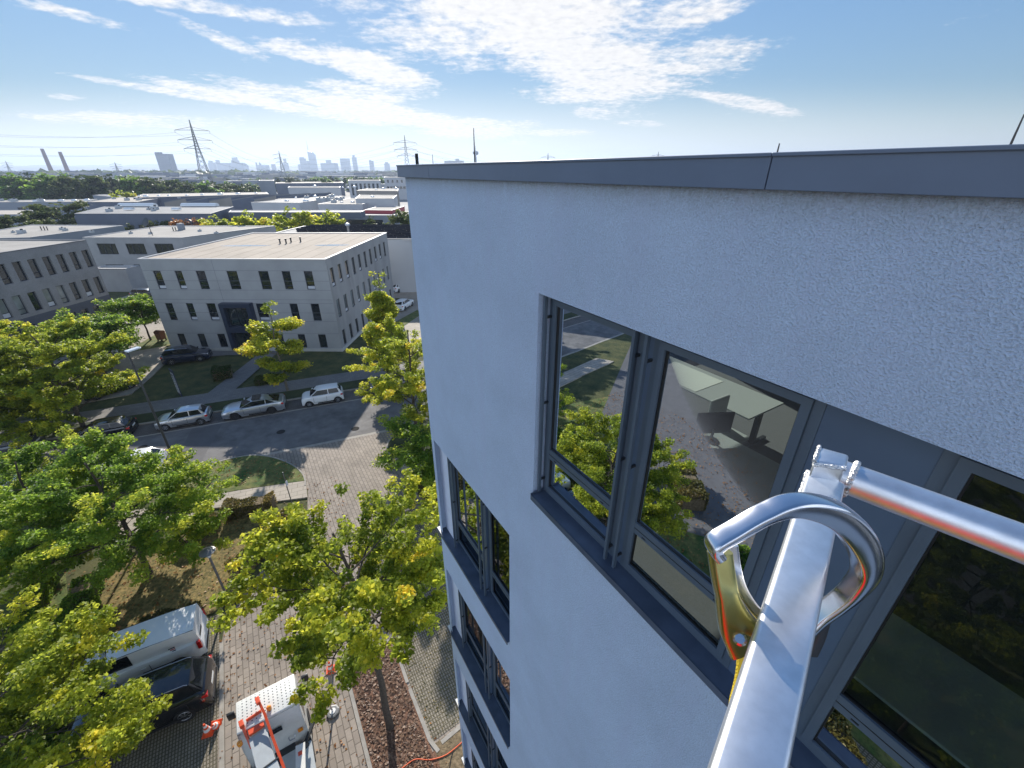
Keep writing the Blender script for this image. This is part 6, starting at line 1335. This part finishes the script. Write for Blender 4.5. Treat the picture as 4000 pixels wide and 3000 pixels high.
# pylons
def pylon(px, pyt, Y, label, arms=((.63, 9.5), (.74, 12), (.86, 12)), ang=.35, th=.28, base=5.2):
    p = T(px, pyt, Y); H_ = p.z; t = thing('pylon', label, 'pylon', (p.x, Y, 0), ang, 'electricity pylons'); q = MB()
    def hw(z): f = z/H_; return base*(1-f/.64)**1.0*.72+1.25 if f < .64 else max(.12, 1.25*(1-(f-.64)/.36))
    lv = [0]; 
    while lv[-1] < H_*.97: lv.append(lv[-1]+max(1.6, hw(lv[-1])*1.55))
    lv[-1] = H_*.985
    cs = [[Vector((i*hw(z), j*hw(z), z)) for i, j in ((-1, -1), (1, -1), (1, 1), (-1, 1))] for z in lv]
    for k in range(4): q.tube([c[k] for c in cs], th*.6, 'pylon_steel', 4)
    q.build('lattice_tower', 'pylon_steel', t); q = MB()
    for a, b in zip(cs[:-1], cs[1:]):
        for k in range(4):
            q.tube([a[k], b[(k+1) % 4]], th*.32, 'pylon_steel', 3, False); q.tube([a[(k+1) % 4], b[k]], th*.32, 'pylon_steel', 3, False)
    q.build('bracing', 'pylon_steel', t); tips = []
    for f, L_ in arms:
        z = H_*f; q = MB()
        for sgn in (-1, 1):
            tip = Vector((sgn*L_, 0, z-.3)); tips.append((t, tip))
            for j in (-1, 1): q.tube([Vector((sgn*hw(z), j*hw(z), z)), tip], th*.42, 'pylon_steel', 3, False); q.tube([Vector((sgn*hw(z+1.6), j*hw(z+1.6), z+2.2)), tip], th*.36, 'pylon_steel', 3, False)
            q.tube([tip, tip-Vector((0, 0, 1.9))], .14, 'pylon_steel', 4)
        q.build('crossarm', 'pylon_steel', t)
    return t, H_, arms
bigp = pylon(737, 463, 400, 'big lattice pylon with three crossarms left on the horizon', th=.42)
p2 = pylon(1579, 525, 520, 'lattice pylon at the corner of the near roof', th=.42, ang=.2); p3 = pylon(1088, 587, 900, 'smaller lattice pylon before the skyline', th=.6, ang=.2)
p4 = pylon(447, 632, 1150, 'tiny pylon left of the broad tower block', th=.6); p5 = pylon(2141, 597, 820, 'small pylon above the middle of the fascia', th=.5, ang=.1); p6 = pylon(2573, 590, 900, 'small pylon above the right half of the fascia', th=.5, ang=.1); p7 = pylon(20, 627, 1300, 'faint pylon at the left edge', th=.6)
def wire(a, b, sag, label, r=.06):
    P = []
    for k in range(25):
        f = k/24; v = a.lerp(b, f); v.z -= sag*4*f*(1-f); P.append(v)
    q = MB(); q.tube(P, r, 'pylon_steel', 3); tag(q.build('power_line', 'pylon_steel'), label, 'power line', 'power lines between the pylons')
bpy.context.view_layer.update()
def tips(pl):
    t, H_, arms = pl; return [t.matrix_world @ Vector((s_*L_, 0, H_*f-2)) for f, L_ in arms for s_ in (-1, 1)]
tb = tips(bigp)
offL = [T(-150, y, 330) for y in (648-18, 630, 596, 590, 560, 556)]
for i, (a, y) in enumerate(zip(tb, (597, 590, 562, 556, 520, 512))): wire(a, T(-260, y, 300), 3, 'power line running from the big pylon out over the left edge')
for i, (a, b) in enumerate(zip(tb, tips(p3))): wire(a, b, 12, 'power line sagging between the big pylon and the smaller one before the skyline', .09)
for i, (a, b) in enumerate(zip(tips(p3), tips(p2))): wire(a, b, 10, 'power line sagging between the smaller pylon and the one at the roof corner', .09)
for i, (a, b) in enumerate(zip(tips(p2), tips(p5))): wire(a, b, 12, 'power line leaving the roof corner pylon to the right', .08)
# traffic light and faint lamps are left out; haze last
hz = MB(); hz.span((-9500, -60, -1.5), (9500, 9800, 215), None); ho_ = hz.build('haze', None); ho_.data.materials.clear()
hm = bpy.data.materials.new('haze'); hm.use_nodes = True; tt_ = hm.node_tree; tt_.nodes.clear(); ou = N_('ShaderNodeOutputMaterial', tt_); pv = N_('ShaderNodeVolumePrincipled', tt_)
pv.inputs['Color'].default_value = (.62, .76, 1.0, 1); pv.inputs['Density'].default_value = .00016; pv.inputs['Anisotropy'].default_value = .35
tt_.links.new(pv.outputs[0], ou.inputs['Volume']); ho_.data.materials.append(hm); ho_['kind'] = 'stuff'; ho_['label'] = 'thin bluish haze over the town'; ho_['category'] = 'haze'
